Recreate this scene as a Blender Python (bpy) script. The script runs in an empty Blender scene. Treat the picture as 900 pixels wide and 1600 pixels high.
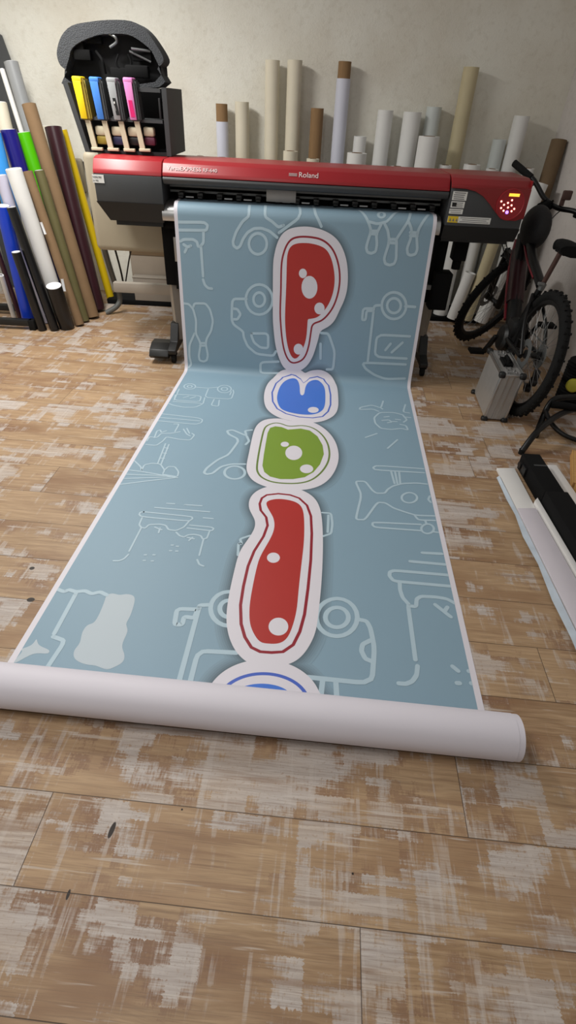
import bpy, bmesh, math, random
from mathutils import Vector, Matrix, geometry
random.seed(7)
SC = bpy.context.scene
COL = SC.collection
PI = math.pi

# ------------------------------------------------------------------ helpers
def lin(c):
    c = c / 255.0
    return c / 12.92 if c <= 0.04045 else ((c + 0.055) / 1.055) ** 2.4
def rgb(r, g, b): return (lin(r), lin(g), lin(b), 1.0)

MATS = {}
def mat(name, col, rough=0.5, metal=0.0, var=0.12, vscale=9.0, bump=0.0, bscale=60.0, emit=None, estr=0.0, stretch=None, coat=0.0, spec=None):
    """principled material with a little procedural colour variation and bump"""
    m = bpy.data.materials.new(name); m.use_nodes = True
    nt = m.node_tree; N = nt.nodes; L = nt.links
    b = N['Principled BSDF']
    b.inputs['Roughness'].default_value = rough
    b.inputs['Metallic'].default_value = metal
    if coat: b.inputs['Coat Weight'].default_value = coat
    if spec is not None: b.inputs['Specular IOR Level'].default_value = spec
    tc = N.new('ShaderNodeTexCoord')
    src = tc.outputs['Object']
    if stretch:
        mp = N.new('ShaderNodeMapping'); mp.inputs['Scale'].default_value = stretch
        L.new(src, mp.inputs['Vector']); src = mp.outputs['Vector']
    nz = N.new('ShaderNodeTexNoise'); nz.inputs['Scale'].default_value = vscale; nz.inputs['Detail'].default_value = 4
    L.new(src, nz.inputs['Vector'])
    mx = N.new('ShaderNodeMix'); mx.data_type = 'RGBA'
    c = rgb(*col)
    mx.inputs['A'].default_value = tuple(x * (1 - var) for x in c[:3]) + (1,)
    mx.inputs['B'].default_value = tuple(min(1, x * (1 + var)) for x in c[:3]) + (1,)
    L.new(nz.outputs['Fac'], mx.inputs['Factor'])
    L.new(mx.outputs['Result'], b.inputs['Base Color'])
    if bump:
        n2 = N.new('ShaderNodeTexNoise'); n2.inputs['Scale'].default_value = bscale; n2.inputs['Detail'].default_value = 3
        L.new(src, n2.inputs['Vector'])
        bp = N.new('ShaderNodeBump'); bp.inputs['Strength'].default_value = bump; bp.inputs['Distance'].default_value = 0.01
        L.new(n2.outputs['Fac'], bp.inputs['Height']); L.new(bp.outputs['Normal'], b.inputs['Normal'])
    if emit:
        b.inputs['Emission Color'].default_value = rgb(*emit); b.inputs['Emission Strength'].default_value = estr
    MATS[name] = m
    return m

class MB:
    """mesh builder: collects shapes in a bmesh; build() links them as ONE mesh object"""
    def __init__(s): s.bm = bmesh.new(); s.mi = 0
    def mark(s, faces):
        for f in faces: f.material_index = s.mi
    def faces(s, verts, faces):
        vs = [s.bm.verts.new(v) for v in verts]; out = []
        for f in faces:
            try: out.append(s.bm.faces.new([vs[i] for i in f]))
            except ValueError: pass
        s.mark(out); return vs
    def box(s, c, size, R=None, bev=0.0, seg=2):
        r = bmesh.ops.create_cube(s.bm, size=1.0)
        vs = r['verts']
        M = Matrix.Translation(Vector(c)) @ (R.to_4x4() if R else Matrix.Identity(4)) @ Matrix.Diagonal((size[0], size[1], size[2], 1))
        for v in vs: v.co = M @ v.co
        fs = set(f for v in vs for f in v.link_faces); s.mark(fs)
        if bev > 0:
            es = list(set(e for v in vs for e in v.link_edges))
            q = bmesh.ops.bevel(s.bm, geom=es, offset=bev, segments=seg, affect='EDGES', profile=0.5)
            s.mark(q['faces'])
        return vs
    def bar(s, p0, p1, w, h, bev=0.0, up=(0, 0, 1)):
        p0, p1 = Vector(p0), Vector(p1); d = p1 - p0
        z = d.normalized(); u = Vector(up)
        x = u.cross(z)
        if x.length < 1e-4: x = Vector((1, 0, 0)).cross(z)
        x.normalize(); y = z.cross(x)
        R = Matrix((x, y, z)).transposed()
        return s.box((p0 + p1) / 2, (w, h, d.length), R, bev)
    def prism(s, prof, a, b, axis='x', bev=0.0):
        """polygon profile extruded; axis x: prof=(y,z); axis y: prof=(x,z); axis z: prof=(x,y)"""
        f = {'x': lambda p, t: (t, p[0], p[1]), 'y': lambda p, t: (p[0], t, p[1]), 'z': lambda p, t: (p[0], p[1], t)}[axis]
        n = len(prof)
        vs = [s.bm.verts.new(f(p, a)) for p in prof] + [s.bm.verts.new(f(p, b)) for p in prof]
        fs = [s.bm.faces.new(vs[:n]), s.bm.faces.new(vs[n:][::-1])]
        for i in range(n):
            j = (i + 1) % n
            fs.append(s.bm.faces.new((vs[i], vs[i + n], vs[j + n], vs[j])))
        s.mark(fs)
        if bev > 0:
            es = list(set(e for v in vs for e in v.link_edges))
            q = bmesh.ops.bevel(s.bm, geom=es, offset=bev, segments=2, affect='EDGES', profile=0.5)
            s.mark(q['faces'])
        return vs
    def ring(s, c, x, y, r, n):
        return [s.bm.verts.new(c + x * (r * math.cos(2 * PI * i / n)) + y * (r * math.sin(2 * PI * i / n))) for i in range(n)]
    def skin(s, rings, closed=False):
        k = len(rings); out = []
        for q in range(k if closed else k - 1):
            A, B = rings[q], rings[(q + 1) % k]; n = len(A)
            for i in range(n):
                j = (i + 1) % n
                out.append(s.bm.faces.new((A[i], A[j], B[j], B[i])))
        s.mark(out)
    def cap(s, ring, flip=False):
        f = s.bm.faces.new(ring[::-1] if flip else ring); s.mark([f])
    @staticmethod
    def frame(d):
        z = d.normalized()
        x = z.orthogonal().normalized(); return x, z.cross(x), z
    def cyl(s, p0, p1, r0, r1=None, n=24, wall=None, caps=True):
        p0, p1 = Vector(p0), Vector(p1); r1 = r0 if r1 is None else r1
        x, y, z = s.frame(p1 - p0)
        A, B = s.ring(p0, x, y, r0, n), s.ring(p1, x, y, r1, n)
        if wall:
            C, D = s.ring(p1, x, y, r1 - wall, n), s.ring(p0, x, y, r0 - wall, n)
            s.skin([A, B, C, D], closed=True)
        else:
            s.skin([A, B])
            if caps: s.cap(A, True); s.cap(B)
    def lathe(s, p0, d, prof, n=32, closed=False, caps=False):
        """prof = [(distance along axis, radius)]"""
        p0 = Vector(p0); x, y, z = s.frame(Vector(d))
        R = [s.ring(p0 + z * t, x, y, r, n) for t, r in prof]
        s.skin(R, closed)
        if caps: s.cap(R[0], True); s.cap(R[-1])
    def sweep(s, pts, r, n=10, smooth=True, closed=False, r_end=None):
        P = [Vector(p) for p in pts]
        if smooth: P = catmull(P, 6, closed)
        k = len(P); rings = []; prev = None
        for i, p in enumerate(P):
            if closed: t = P[(i + 1) % k] - P[i - 1]
            else: t = P[min(i + 1, k - 1)] - P[max(i - 1, 0)]
            t.normalize()
            if prev is None: x = t.orthogonal().normalized()
            else:
                x = prev - t * prev.dot(t); x.normalize()
            prev = x; y = t.cross(x)
            rr = r if r_end is None else r + (r_end - r) * i / (k - 1)
            rings.append(s.ring(p, x, y, rr, n))
        s.skin(rings, closed)
        if not closed: s.cap(rings[0], True); s.cap(rings[-1])
    def ball(s, c, rad, R=None, u=20, v=12):
        r = bmesh.ops.create_uvsphere(s.bm, u_segments=u, v_segments=v, radius=1.0)
        rad = (rad,) * 3 if isinstance(rad, (int, float)) else rad
        M = Matrix.Translation(Vector(c)) @ (R.to_4x4() if R else Matrix.Identity(4)) @ Matrix.Diagonal((rad[0], rad[1], rad[2], 1))
        for w in r['verts']: w.co = M @ w.co
        s.mark(set(f for w in r['verts'] for f in w.link_faces))
    def build(s, name, m, parent=None, origin=None, smooth=True, ang=38):
        me = bpy.data.meshes.new(name)
        bmesh.ops.recalc_face_normals(s.bm, faces=s.bm.faces)
        base = Vector(origin) if origin is not None else (ORIG.get(parent.name, Vector((0, 0, 0))) if parent else Vector((0, 0, 0)))
        bmesh.ops.translate(s.bm, vec=-base, verts=s.bm.verts)
        s.bm.to_mesh(me); s.bm.free()
        for k in (m if isinstance(m, (list, tuple)) else [m]): me.materials.append(MATS[k] if isinstance(k, str) else k)
        if smooth:
            me.shade_smooth(); me.set_sharp_from_angle(angle=math.radians(ang))
        o = bpy.data.objects.new(name, me); COL.objects.link(o)
        if parent: o.parent = parent
        else: o.location = base
        ORIG[o.name] = base
        return o
ORIG = {}

def catmull(P, k=6, closed=False):
    n = len(P); out = []
    g = (lambda i: P[i % n]) if closed else (lambda i: P[max(0, min(n - 1, i))])
    for i in range(n if closed else n - 1):
        a, b, c, d = g(i - 1), g(i), g(i + 1), g(i + 2)
        for j in range(k):
            t = j / k
            out.append(0.5 * ((2 * b) + (c - a) * t + (2 * a - 5 * b + 4 * c - d) * t * t + (3 * b - a - 3 * c + d) * t ** 3))
    if not closed: out.append(P[-1].copy() if hasattr(P[-1], 'copy') else P[-1])
    return out

def tag(o, label, cat, group=None, kind=None):
    if label: o['label'] = label
    if cat: o['category'] = cat
    if group: o['group'] = group
    if kind: o['kind'] = kind
    return o
def thing(name, loc, label, cat, group=None):
    o = bpy.data.objects.new(name, None); COL.objects.link(o)
    o.empty_display_size = 0.1; o.location = loc; ORIG[o.name] = Vector(loc)
    return tag(o, label, cat, group)
def struct(mb, name, m):
    o = mb.build(name, m, smooth=False); o['kind'] = 'structure'; return o
def lettering(body, size, origin, xdir, ydir, m, parent, name='lettering', extrude=0.0006, label=None, bold=0.0):
    cu = bpy.data.curves.new('txt', 'FONT'); cu.body = body; cu.size = size; cu.extrude = extrude; cu.offset = bold
    t = bpy.data.objects.new('txt', cu); COL.objects.link(t)
    bpy.context.view_layer.update()
    me = bpy.data.meshes.new_from_object(t.evaluated_get(bpy.context.evaluated_depsgraph_get()))
    bpy.data.objects.remove(t); bpy.data.curves.remove(cu)
    x, y = Vector(xdir).normalized(), Vector(ydir).normalized(); z = x.cross(y)
    M = Matrix((x, y, z)).transposed().to_4x4(); M.translation = Vector(origin) - ORIG[parent.name]
    me.transform(M); me.materials.clear(); me.materials.append(MATS[m]); me.name = name
    o = bpy.data.objects.new(name, me); COL.objects.link(o); o.parent = parent; ORIG[o.name] = ORIG[parent.name]
    if label: o['label'] = label
    return o

# camera (a phone held at 1.56 m, tilted down)
CAM_F = 820.0
CX, CU, CW, CP = (Vector((0.99857774, 0.03275128, 0.04206971)), Vector((-0.05331517, 0.61342202, 0.78795363)),
                  Vector((0.0, 0.7890759, -0.61429571)), Vector((0, 0, 1.5598)))
cd = bpy.data.cameras.new('camera'); cam = bpy.data.objects.new('camera', cd); COL.objects.link(cam)
R3 = Matrix((CX.normalized(), CU.normalized(), CX.cross(CU).normalized())).transposed()
cam.matrix_world = Matrix.Translation(CP) @ R3.to_4x4()
cd.sensor_fit = 'VERTICAL'; cd.sensor_height = 32.0; cd.lens = CAM_F / 1600.0 * 32.0
cd.clip_start = 0.05; cd.clip_end = 60
SC.camera = cam
def at(px, py, Y):
    """a measured point of the photograph at depth Y, as a place in the room"""
    d = (px - 450) * CX - (py - 800) * CU + CAM_F * CW
    t = (Y - CP.y) / d.y; return CP + d * t
def onfloor(px, py, z=0.0):
    d = (px - 450) * CX - (py - 800) * CU + CAM_F * CW
    t = (z - CP.z) / d.z; return CP + d * t

# ------------------------------------------------------------------ materials
mat('red_plastic', (150, 26, 34), .4, var=.06)
mat('red_dark_plastic', (134, 24, 28), .38, var=.06)
mat('charcoal_plastic', (62, 64, 66), .5, var=.08, bump=.08, bscale=300)
mat('black_plastic', (20, 21, 22), .45, var=.1)
mat('matt_black', (9, 9, 10), .85, var=.15, spec=.2)
mat('rubber', (16, 16, 16), .85, var=.2, spec=.25, bump=.2, bscale=120)
mat('beige_plastic', (160, 150, 130), .5, var=.05)
mat('beige_metal', (152, 144, 134), .45, var=.06, metal=.1)
mat('silver', (190, 190, 190), .3, metal=.9, var=.06)
mat('aluminium', (172, 170, 168), .42, metal=.55, var=.1, vscale=20, bump=.05, bscale=200)
mat('steel_grey', (120, 122, 122), .4, metal=.6, var=.08)
mat('white_label', (226, 226, 222), .6, var=.03)
mat('label_grey', (120, 120, 122), .6, var=.05)
mat('label_yellow', (230, 196, 40), .6, var=.03)
mat('white_letters', (222, 205, 205), .5, var=.02)
mat('led', (255, 200, 190), .4, emit=(255, 170, 150), estr=3.0)
mat('led_blue', (150, 130, 255), .4, emit=(120, 90, 255), estr=5.0)
mat('display', (235, 190, 60), .4, emit=(240, 190, 60), estr=1.4)
mat('foam', (58, 60, 63), .92, var=.15, vscale=30, bump=.5, bscale=160)
mat('rack_grey', (58, 60, 62), .7, var=.12)
mat('recess_black', (22, 22, 24), .8, var=.2)
mat('clear_cream', (206, 198, 172), .35, var=.1)
mat('ink_yellow', (242, 208, 28), .35, var=.06); mat('ink_blue', (70, 130, 214), .35, var=.06)
mat('ink_grey', (150, 152, 154), .35, var=.06); mat('ink_pink', (214, 130, 188), .35, var=.06)
mat('ink_pink_label', (214, 32, 110), .4, var=.05)
mat('bottle_tan', (150, 130, 50), .45, var=.08); mat('bottle_dark', (70, 72, 74), .45, var=.08)
mat('paper_white', (222, 222, 224), .75, var=.03)
mat('paper_back', (214, 210, 219), .6, var=.02, vscale=4)
mat('tube_white', (226, 226, 224), .6, var=.04)
mat('tube_cream', (214, 206, 186), .65, var=.06)
mat('tube_warm', (196, 184, 150), .65, var=.08)
mat('tube_lilac', (206, 208, 222), .55, var=.04)
mat('tube_frost', (200, 206, 204), .4, var=.05)
mat('cardboard', (138, 108, 74), .85, var=.15, bump=.1, stretch=(8, 8, 1))
mat('kraft', (128, 102, 73), .85, var=.14, bump=.1)
mat('kraft_dark', (110, 90, 66), .85, var=.14)
mat('kraft_olive', (94, 88, 52), .7, var=.14)
mat('duct_grey', (92, 94, 92), .5); mat('ink_navy', (44, 44, 78), .4); mat('ink_black', (26, 24, 26), .4); mat('ink_magenta', (96, 40, 62), .4)
mat('carton', (150, 138, 124), .85, var=.08)
mat('vinyl_black', (16, 16, 18), .3, var=.1); mat('vinyl_blue', (24, 62, 190), .3, var=.06)
mat('vinyl_lightblue', (60, 150, 226), .3, var=.06); mat('vinyl_navy', (28, 24, 112), .3, var=.06)
mat('vinyl_green', (84, 186, 12), .3, var=.06); mat('vinyl_maroon', (52, 22, 30), .35, var=.1)
mat('vinyl_yellow', (214, 182, 18), .35, var=.06); mat('vinyl_grey', (150, 152, 154), .45, var=.08)
mat('vinyl_lilac', (188, 186, 204), .4, var=.05); mat('vinyl_darkgrey', (70, 72, 74), .5, var=.08)
mat('foamboard', (224, 222, 220), .7, var=.04); mat('board_lilac', (206, 200, 208), .6, var=.04)
mat('film_blue', (196, 208, 220), .3, var=.25, vscale=14)
mat('wood', (196, 152, 92), .6, var=.2, vscale=6, stretch=(1, 12, 12))
mat('bike_black', (11, 11, 12), .4, var=.12, spec=.35); mat('bike_red', (120, 14, 34), .35, var=.1)
mat('bike_maroon', (48, 16, 22), .35, var=.1); mat('spoke', (150, 150, 150), .35, metal=.8)
mat('bag_black', (20, 20, 22), .7, var=.15, bump=.2, bscale=90)
mat('cap_yellow', (196, 188, 60), .5, var=.08)
mat('cable', (20, 20, 20), .6)
mat('seat_brown', (70, 46, 40), .6)

def nodes(m):
    m.use_nodes = True; nt = m.node_tree; return nt, nt.nodes, nt.links, nt.nodes['Principled BSDF']
def mth(N, L, op, a, b=None, c=None):
    n = N.new('ShaderNodeMath'); n.operation = op
    for i, v in enumerate((a, b, c)):
        if v is None: continue
        if isinstance(v, (int, float)): n.inputs[i].default_value = v
        else: L.new(v, n.inputs[i])
    return n.outputs[0]
def mixc(N, L, f, a, b, mode='MIX'):
    n = N.new('ShaderNodeMix'); n.data_type = 'RGBA'; n.blend_type = mode
    for k, v in (('Factor', f), ('A', a), ('B', b)):
        if isinstance(v, (int, float)): n.inputs[k].default_value = v
        elif isinstance(v, tuple): n.inputs[k].default_value = v
        else: L.new(v, n.inputs[k])
    return n.outputs['Result']
def sstep(N, L, v, lo, hi):
    n = N.new('ShaderNodeMapRange'); n.interpolation_type = 'SMOOTHSTEP'
    L.new(v, n.inputs['Value']); n.inputs['From Min'].default_value = lo; n.inputs['From Max'].default_value = hi
    return n.outputs['Result']

def floor_material():
    m = bpy.data.materials.new('painted_wood_tile'); nt, N, L, B = nodes(m)
    tc = N.new('ShaderNodeTexCoord')
    mp = N.new('ShaderNodeMapping'); mp.inputs['Rotation'].default_value = (0, 0, 0.0525)
    L.new(tc.outputs['Object'], mp.inputs['Vector'])
    sx = N.new('ShaderNodeSeparateXYZ'); L.new(mp.outputs['Vector'], sx.inputs[0])
    a, b = sx.outputs[0], sx.outputs[1]
    PW, PL = 0.2272, 1.6
    rowf = mth(N, L, 'DIVIDE', mth(N, L, 'SUBTRACT', b, 0.1742), PW)
    row = mth(N, L, 'FLOOR', rowf); rfr = mth(N, L, 'SUBTRACT', rowf, row)
    # seam offset of each row: a quadratic sequence (rows 0,1,2 match the floor in the photograph)
    q = mth(N, L, 'ADD', mth(N, L, 'MULTIPLY', mth(N, L, 'MULTIPLY', row, row), 0.131), mth(N, L, 'MULTIPLY', row, 0.332))
    off = mth(N, L, 'ADD', q, 0.129)
    colf = mth(N, L, 'SUBTRACT', mth(N, L, 'DIVIDE', a, PL), off)
    ci = mth(N, L, 'FLOOR', colf); cfr = mth(N, L, 'SUBTRACT', colf, ci)
    # groove mask
    dr = mth(N, L, 'MULTIPLY', mth(N, L, 'MINIMUM', rfr, mth(N, L, 'SUBTRACT', 1.0, rfr)), PW)
    dc = mth(N, L, 'MULTIPLY', mth(N, L, 'MINIMUM', cfr, mth(N, L, 'SUBTRACT', 1.0, cfr)), PL)
    dg = mth(N, L, 'MINIMUM', dr, dc)
    groove = mth(N, L, 'SUBTRACT', 1.0, sstep(N, L, dg, 0.0006, 0.0016))
    # random per plank
    cv = N.new('ShaderNodeCombineXYZ'); L.new(row, cv.inputs[0]); L.new(ci, cv.inputs[1])
    wn = N.new('ShaderNodeTexWhiteNoise'); wn.noise_dimensions = '3D'; L.new(cv.outputs[0], wn.inputs['Vector'])
    ws = N.new('ShaderNodeSeparateXYZ'); L.new(wn.outputs['Color'], ws.inputs[0])
    r1, r2, r3 = ws.outputs
    def vec(sa, sb, oa, ob, aa=a, bb=b):
        c = N.new('ShaderNodeCombineXYZ')
        L.new(mth(N, L, 'ADD', mth(N, L, 'MULTIPLY', aa, sa), mth(N, L, 'MULTIPLY', r1, oa)), c.inputs[0])
        L.new(mth(N, L, 'ADD', mth(N, L, 'MULTIPLY', bb, sb), mth(N, L, 'MULTIPLY', r2, ob)), c.inputs[1])
        L.new(mth(N, L, 'MULTIPLY', r3, 37.0), c.inputs[2])
        return c.outputs[0]
    def noise(v, detail=3, rough=.55, scale=1.0):
        n = N.new('ShaderNodeTexNoise'); n.inputs['Scale'].default_value = scale
        n.inputs['Detail'].default_value = detail; n.inputs['Roughness'].default_value = rough
        L.new(v, n.inputs['Vector']); return n.outputs['Fac']
    fineA = noise(vec(170, 26, 91, 53), 2); fineB = noise(vec(16, 210, 41, 73), 3)
    fine = noise(vec(120, 120, 10, 10), 3)
    # stepped coordinates give the straight-edged brushed blocks
    def snap(v, s, jit, j):
        w = mth(N, L, 'ADD', v, mth(N, L, 'MULTIPLY', mth(N, L, 'SUBTRACT', jit, 0.5), j))
        return mth(N, L, 'MULTIPLY', mth(N, L, 'FLOOR', mth(N, L, 'DIVIDE', w, s)), s)
    asn = snap(mth(N, L, 'ADD', a, mth(N, L, 'MULTIPLY', r1, 0.5)), 0.034, fineB, 0.022)
    bsn = snap(mth(N, L, 'ADD', b, mth(N, L, 'MULTIPLY', r2, 0.5)), 0.022, fineA, 0.016)
    nA = noise(vec(7.5, 3.2, 31, 57, asn, b), 4)
    nB = noise(vec(2.4, 13.0, 77, 19, a, bsn), 4)
    nC = noise(vec(3.6, 3.6, 21, 47), 4)
    tot = mth(N, L, 'ADD', mth(N, L, 'MULTIPLY', nA, .42), mth(N, L, 'ADD', mth(N, L, 'MULTIPLY', nB, .36), mth(N, L, 'MULTIPLY', nC, .22)))
    tot = mth(N, L, 'ADD', tot, mth(N, L, 'MULTIPLY', mth(N, L, 'SUBTRACT', fineA, .5), .06))
    tot = mth(N, L, 'ADD', tot, mth(N, L, 'MULTIPLY', mth(N, L, 'SUBTRACT', fineB, .5), .07))
    tot = mth(N, L, 'ADD', tot, mth(N, L, 'MULTIPLY', mth(N, L, 'SUBTRACT', r3, .5), .05))
    paint = sstep(N, L, tot, 0.507, 0.548)
    # wood grain
    dist = noise(vec(3.0, 9.0, 63, 29), 3)
    g1 = noise(vec(5.0, 95.0, 33, 71, a, mth(N, L, 'ADD', b, mth(N, L, 'MULTIPLY', dist, .05))), 4, .6)
    g2 = noise(vec(2.2, 7.0, 83, 11), 3)
    wood = mixc(N, L, sstep(N, L, g1, .3, .72), rgb(148, 120, 90), rgb(180, 152, 120))
    wood = mixc(N, L, sstep(N, L, g2, .42, .68), wood, rgb(138, 106, 78))
    wood = mixc(N, L, mth(N, L, 'MULTIPLY', r2, .35), wood, rgb(192, 162, 128))
    edge = mth(N, L, 'MULTIPLY', sstep(N, L, tot, .478, .5), mth(N, L, 'SUBTRACT', 1.0, paint))
    wood = mixc(N, L, mth(N, L, 'MULTIPLY', edge, mth(N, L, 'MULTIPLY', sstep(N, L, nC, .46, .6), .55)), wood, rgb(122, 88, 70))
    white = mixc(N, L, sstep(N, L, g1, .3, .75), rgb(176, 166, 160), rgb(200, 193, 188))
    white = mixc(N, L, sstep(N, L, fine, .55, .75), white, rgb(168, 152, 140))
    colr = mixc(N, L, mth(N, L, 'MULTIPLY', paint, mth(N, L, 'ADD', .55, mth(N, L, 'MULTIPLY', sstep(N, L, g2, .3, .6), .36))), wood, white)
    ws_ = mth(N, L, 'MULTIPLY', sstep(N, L, noise(vec(42, 2.6, 25, 35), 3), .57, .64), sstep(N, L, tot, .44, .5))
    colr = mixc(N, L, mth(N, L, 'MULTIPLY', ws_, .45), colr, rgb(196, 186, 178))
    hs_ = mth(N, L, 'MULTIPLY', sstep(N, L, noise(vec(1.6, 40, 45, 65), 3), .56, .64), sstep(N, L, noise(vec(3, 6, 5, 85), 2), .45, .55))
    colr = mixc(N, L, mth(N, L, 'MULTIPLY', hs_, .5), colr, rgb(134, 104, 80))
    scr = sstep(N, L, noise(vec(3.5, 60, 15, 95), 2), .66, .72)
    colr = mixc(N, L, mth(N, L, 'MULTIPLY', scr, .5), colr, rgb(204, 194, 184))
    fg = noise(vec(7, 330, 75, 15), 2)
    colr = mixc(N, L, mth(N, L, 'MULTIPLY', sstep(N, L, fg, .5, .66), .30), colr, rgb(112, 90, 72))
    # knots and nail marks
    def spot(pa, pb, ra, rb, sh=0.0):
        u = mth(N, L, 'DIVIDE', mth(N, L, 'SUBTRACT', mth(N, L, 'SUBTRACT', a, pa), mth(N, L, 'MULTIPLY', mth(N, L, 'SUBTRACT', b, pb), sh)), ra)
        w = mth(N, L, 'DIVIDE', mth(N, L, 'SUBTRACT', b, pb), rb)
        d = mth(N, L, 'ADD', mth(N, L, 'MULTIPLY', u, u), mth(N, L, 'MULTIPLY', w, w))
        return mth(N, L, 'SUBTRACT', 1.0, sstep(N, L, d, .7, 1.1))
    sp = spot(-.4565, .5498, .007, .022, .1)
    for q_ in ((-1.123, 1.477, .011, .010), (-1.048, 1.311, .016, .012), (-.512, .398, .004, .012), (-.283, .62, .003, .003), (.19, .512, .003, .003)):
        sp = mth(N, L, 'MAXIMUM', sp, spot(*q_))
    colr = mixc(N, L, sp, colr, rgb(40, 30, 24))
    colr = mixc(N, L, mth(N, L, 'MULTIPLY', groove, .85), colr, rgb(52, 40, 32))
    L.new(colr, B.inputs['Base Color'])
    rg = N.new('ShaderNodeMapRange'); L.new(g1, rg.inputs['Value']); rg.inputs['To Min'].default_value = .42; rg.inputs['To Max'].default_value = .6
    L.new(rg.outputs[0], B.inputs['Roughness']); B.inputs['Specular IOR Level'].default_value = .35
    h = mth(N, L, 'SUBTRACT', mth(N, L, 'MULTIPLY', g1, .25), groove)
    bp = N.new('ShaderNodeBump'); bp.inputs['Strength'].default_value = .35; bp.inputs['Distance'].default_value = .002
    L.new(h, bp.inputs['Height']); L.new(bp.outputs['Normal'], B.inputs['Normal'])
    MATS['floor'] = m
floor_material()

def wall_material(name, c1, c2):
    m = bpy.data.materials.new(name); nt, N, L, B = nodes(m)
    tc = N.new('ShaderNodeTexCoord')
    def noise(sc, d, ro=.55):
        n = N.new('ShaderNodeTexNoise'); n.inputs['Scale'].default_value = sc; n.inputs['Detail'].default_value = d; n.inputs['Roughness'].default_value = ro
        L.new(tc.outputs['Object'], n.inputs['Vector']); return n.outputs['Fac']
    n1, n2, n3 = noise(1.6, 4), noise(70, 3, .65), noise(24, 4)
    c = mixc(N, L, sstep(N, L, n1, .35, .68), rgb(*c1), rgb(*c2))
    c = mixc(N, L, mth(N, L, 'MULTIPLY', sstep(N, L, n3, .5, .72), .22), c, rgb(c2[0] - 26, c2[1] - 28, c2[2] - 32))
    L.new(c, B.inputs['Base Color']); B.inputs['Roughness'].default_value = .85
    bp = N.new('ShaderNodeBump'); bp.inputs['Strength'].default_value = .55; bp.inputs['Distance'].default_value = .006
    L.new(mth(N, L, 'ADD', n2, mth(N, L, 'MULTIPLY', n3, .5)), bp.inputs['Height']); L.new(bp.outputs['Normal'], B.inputs['Normal'])
    MATS[name] = m
wall_material('plaster', (232, 230, 220), (220, 215, 202))
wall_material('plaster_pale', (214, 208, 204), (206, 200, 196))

# ------------------------------------------------------------------ the room
XL, XR, YB, YF, HC = -2.9, 2.07, 5.47, -1.2, 2.7
b = MB(); b.box(((XL + XR) / 2, (YB + YF) / 2, -.05), (XR - XL + .2, YB - YF + .2, .1)); struct(b, 'floor', 'floor')
b = MB(); b.box(((XL + XR) / 2, YB + .05, HC / 2), (XR - XL + .2, .1, HC)); struct(b, 'wall_back', 'plaster')
b = MB(); b.box((XR + .05, (YB + YF) / 2, HC / 2), (.1, YB - YF, HC)); struct(b, 'wall_right', 'plaster_pale')
b = MB(); b.box((XL - .05, (YB + YF) / 2, HC / 2), (.1, YB - YF, HC)); struct(b, 'wall_left', 'plaster')
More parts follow.
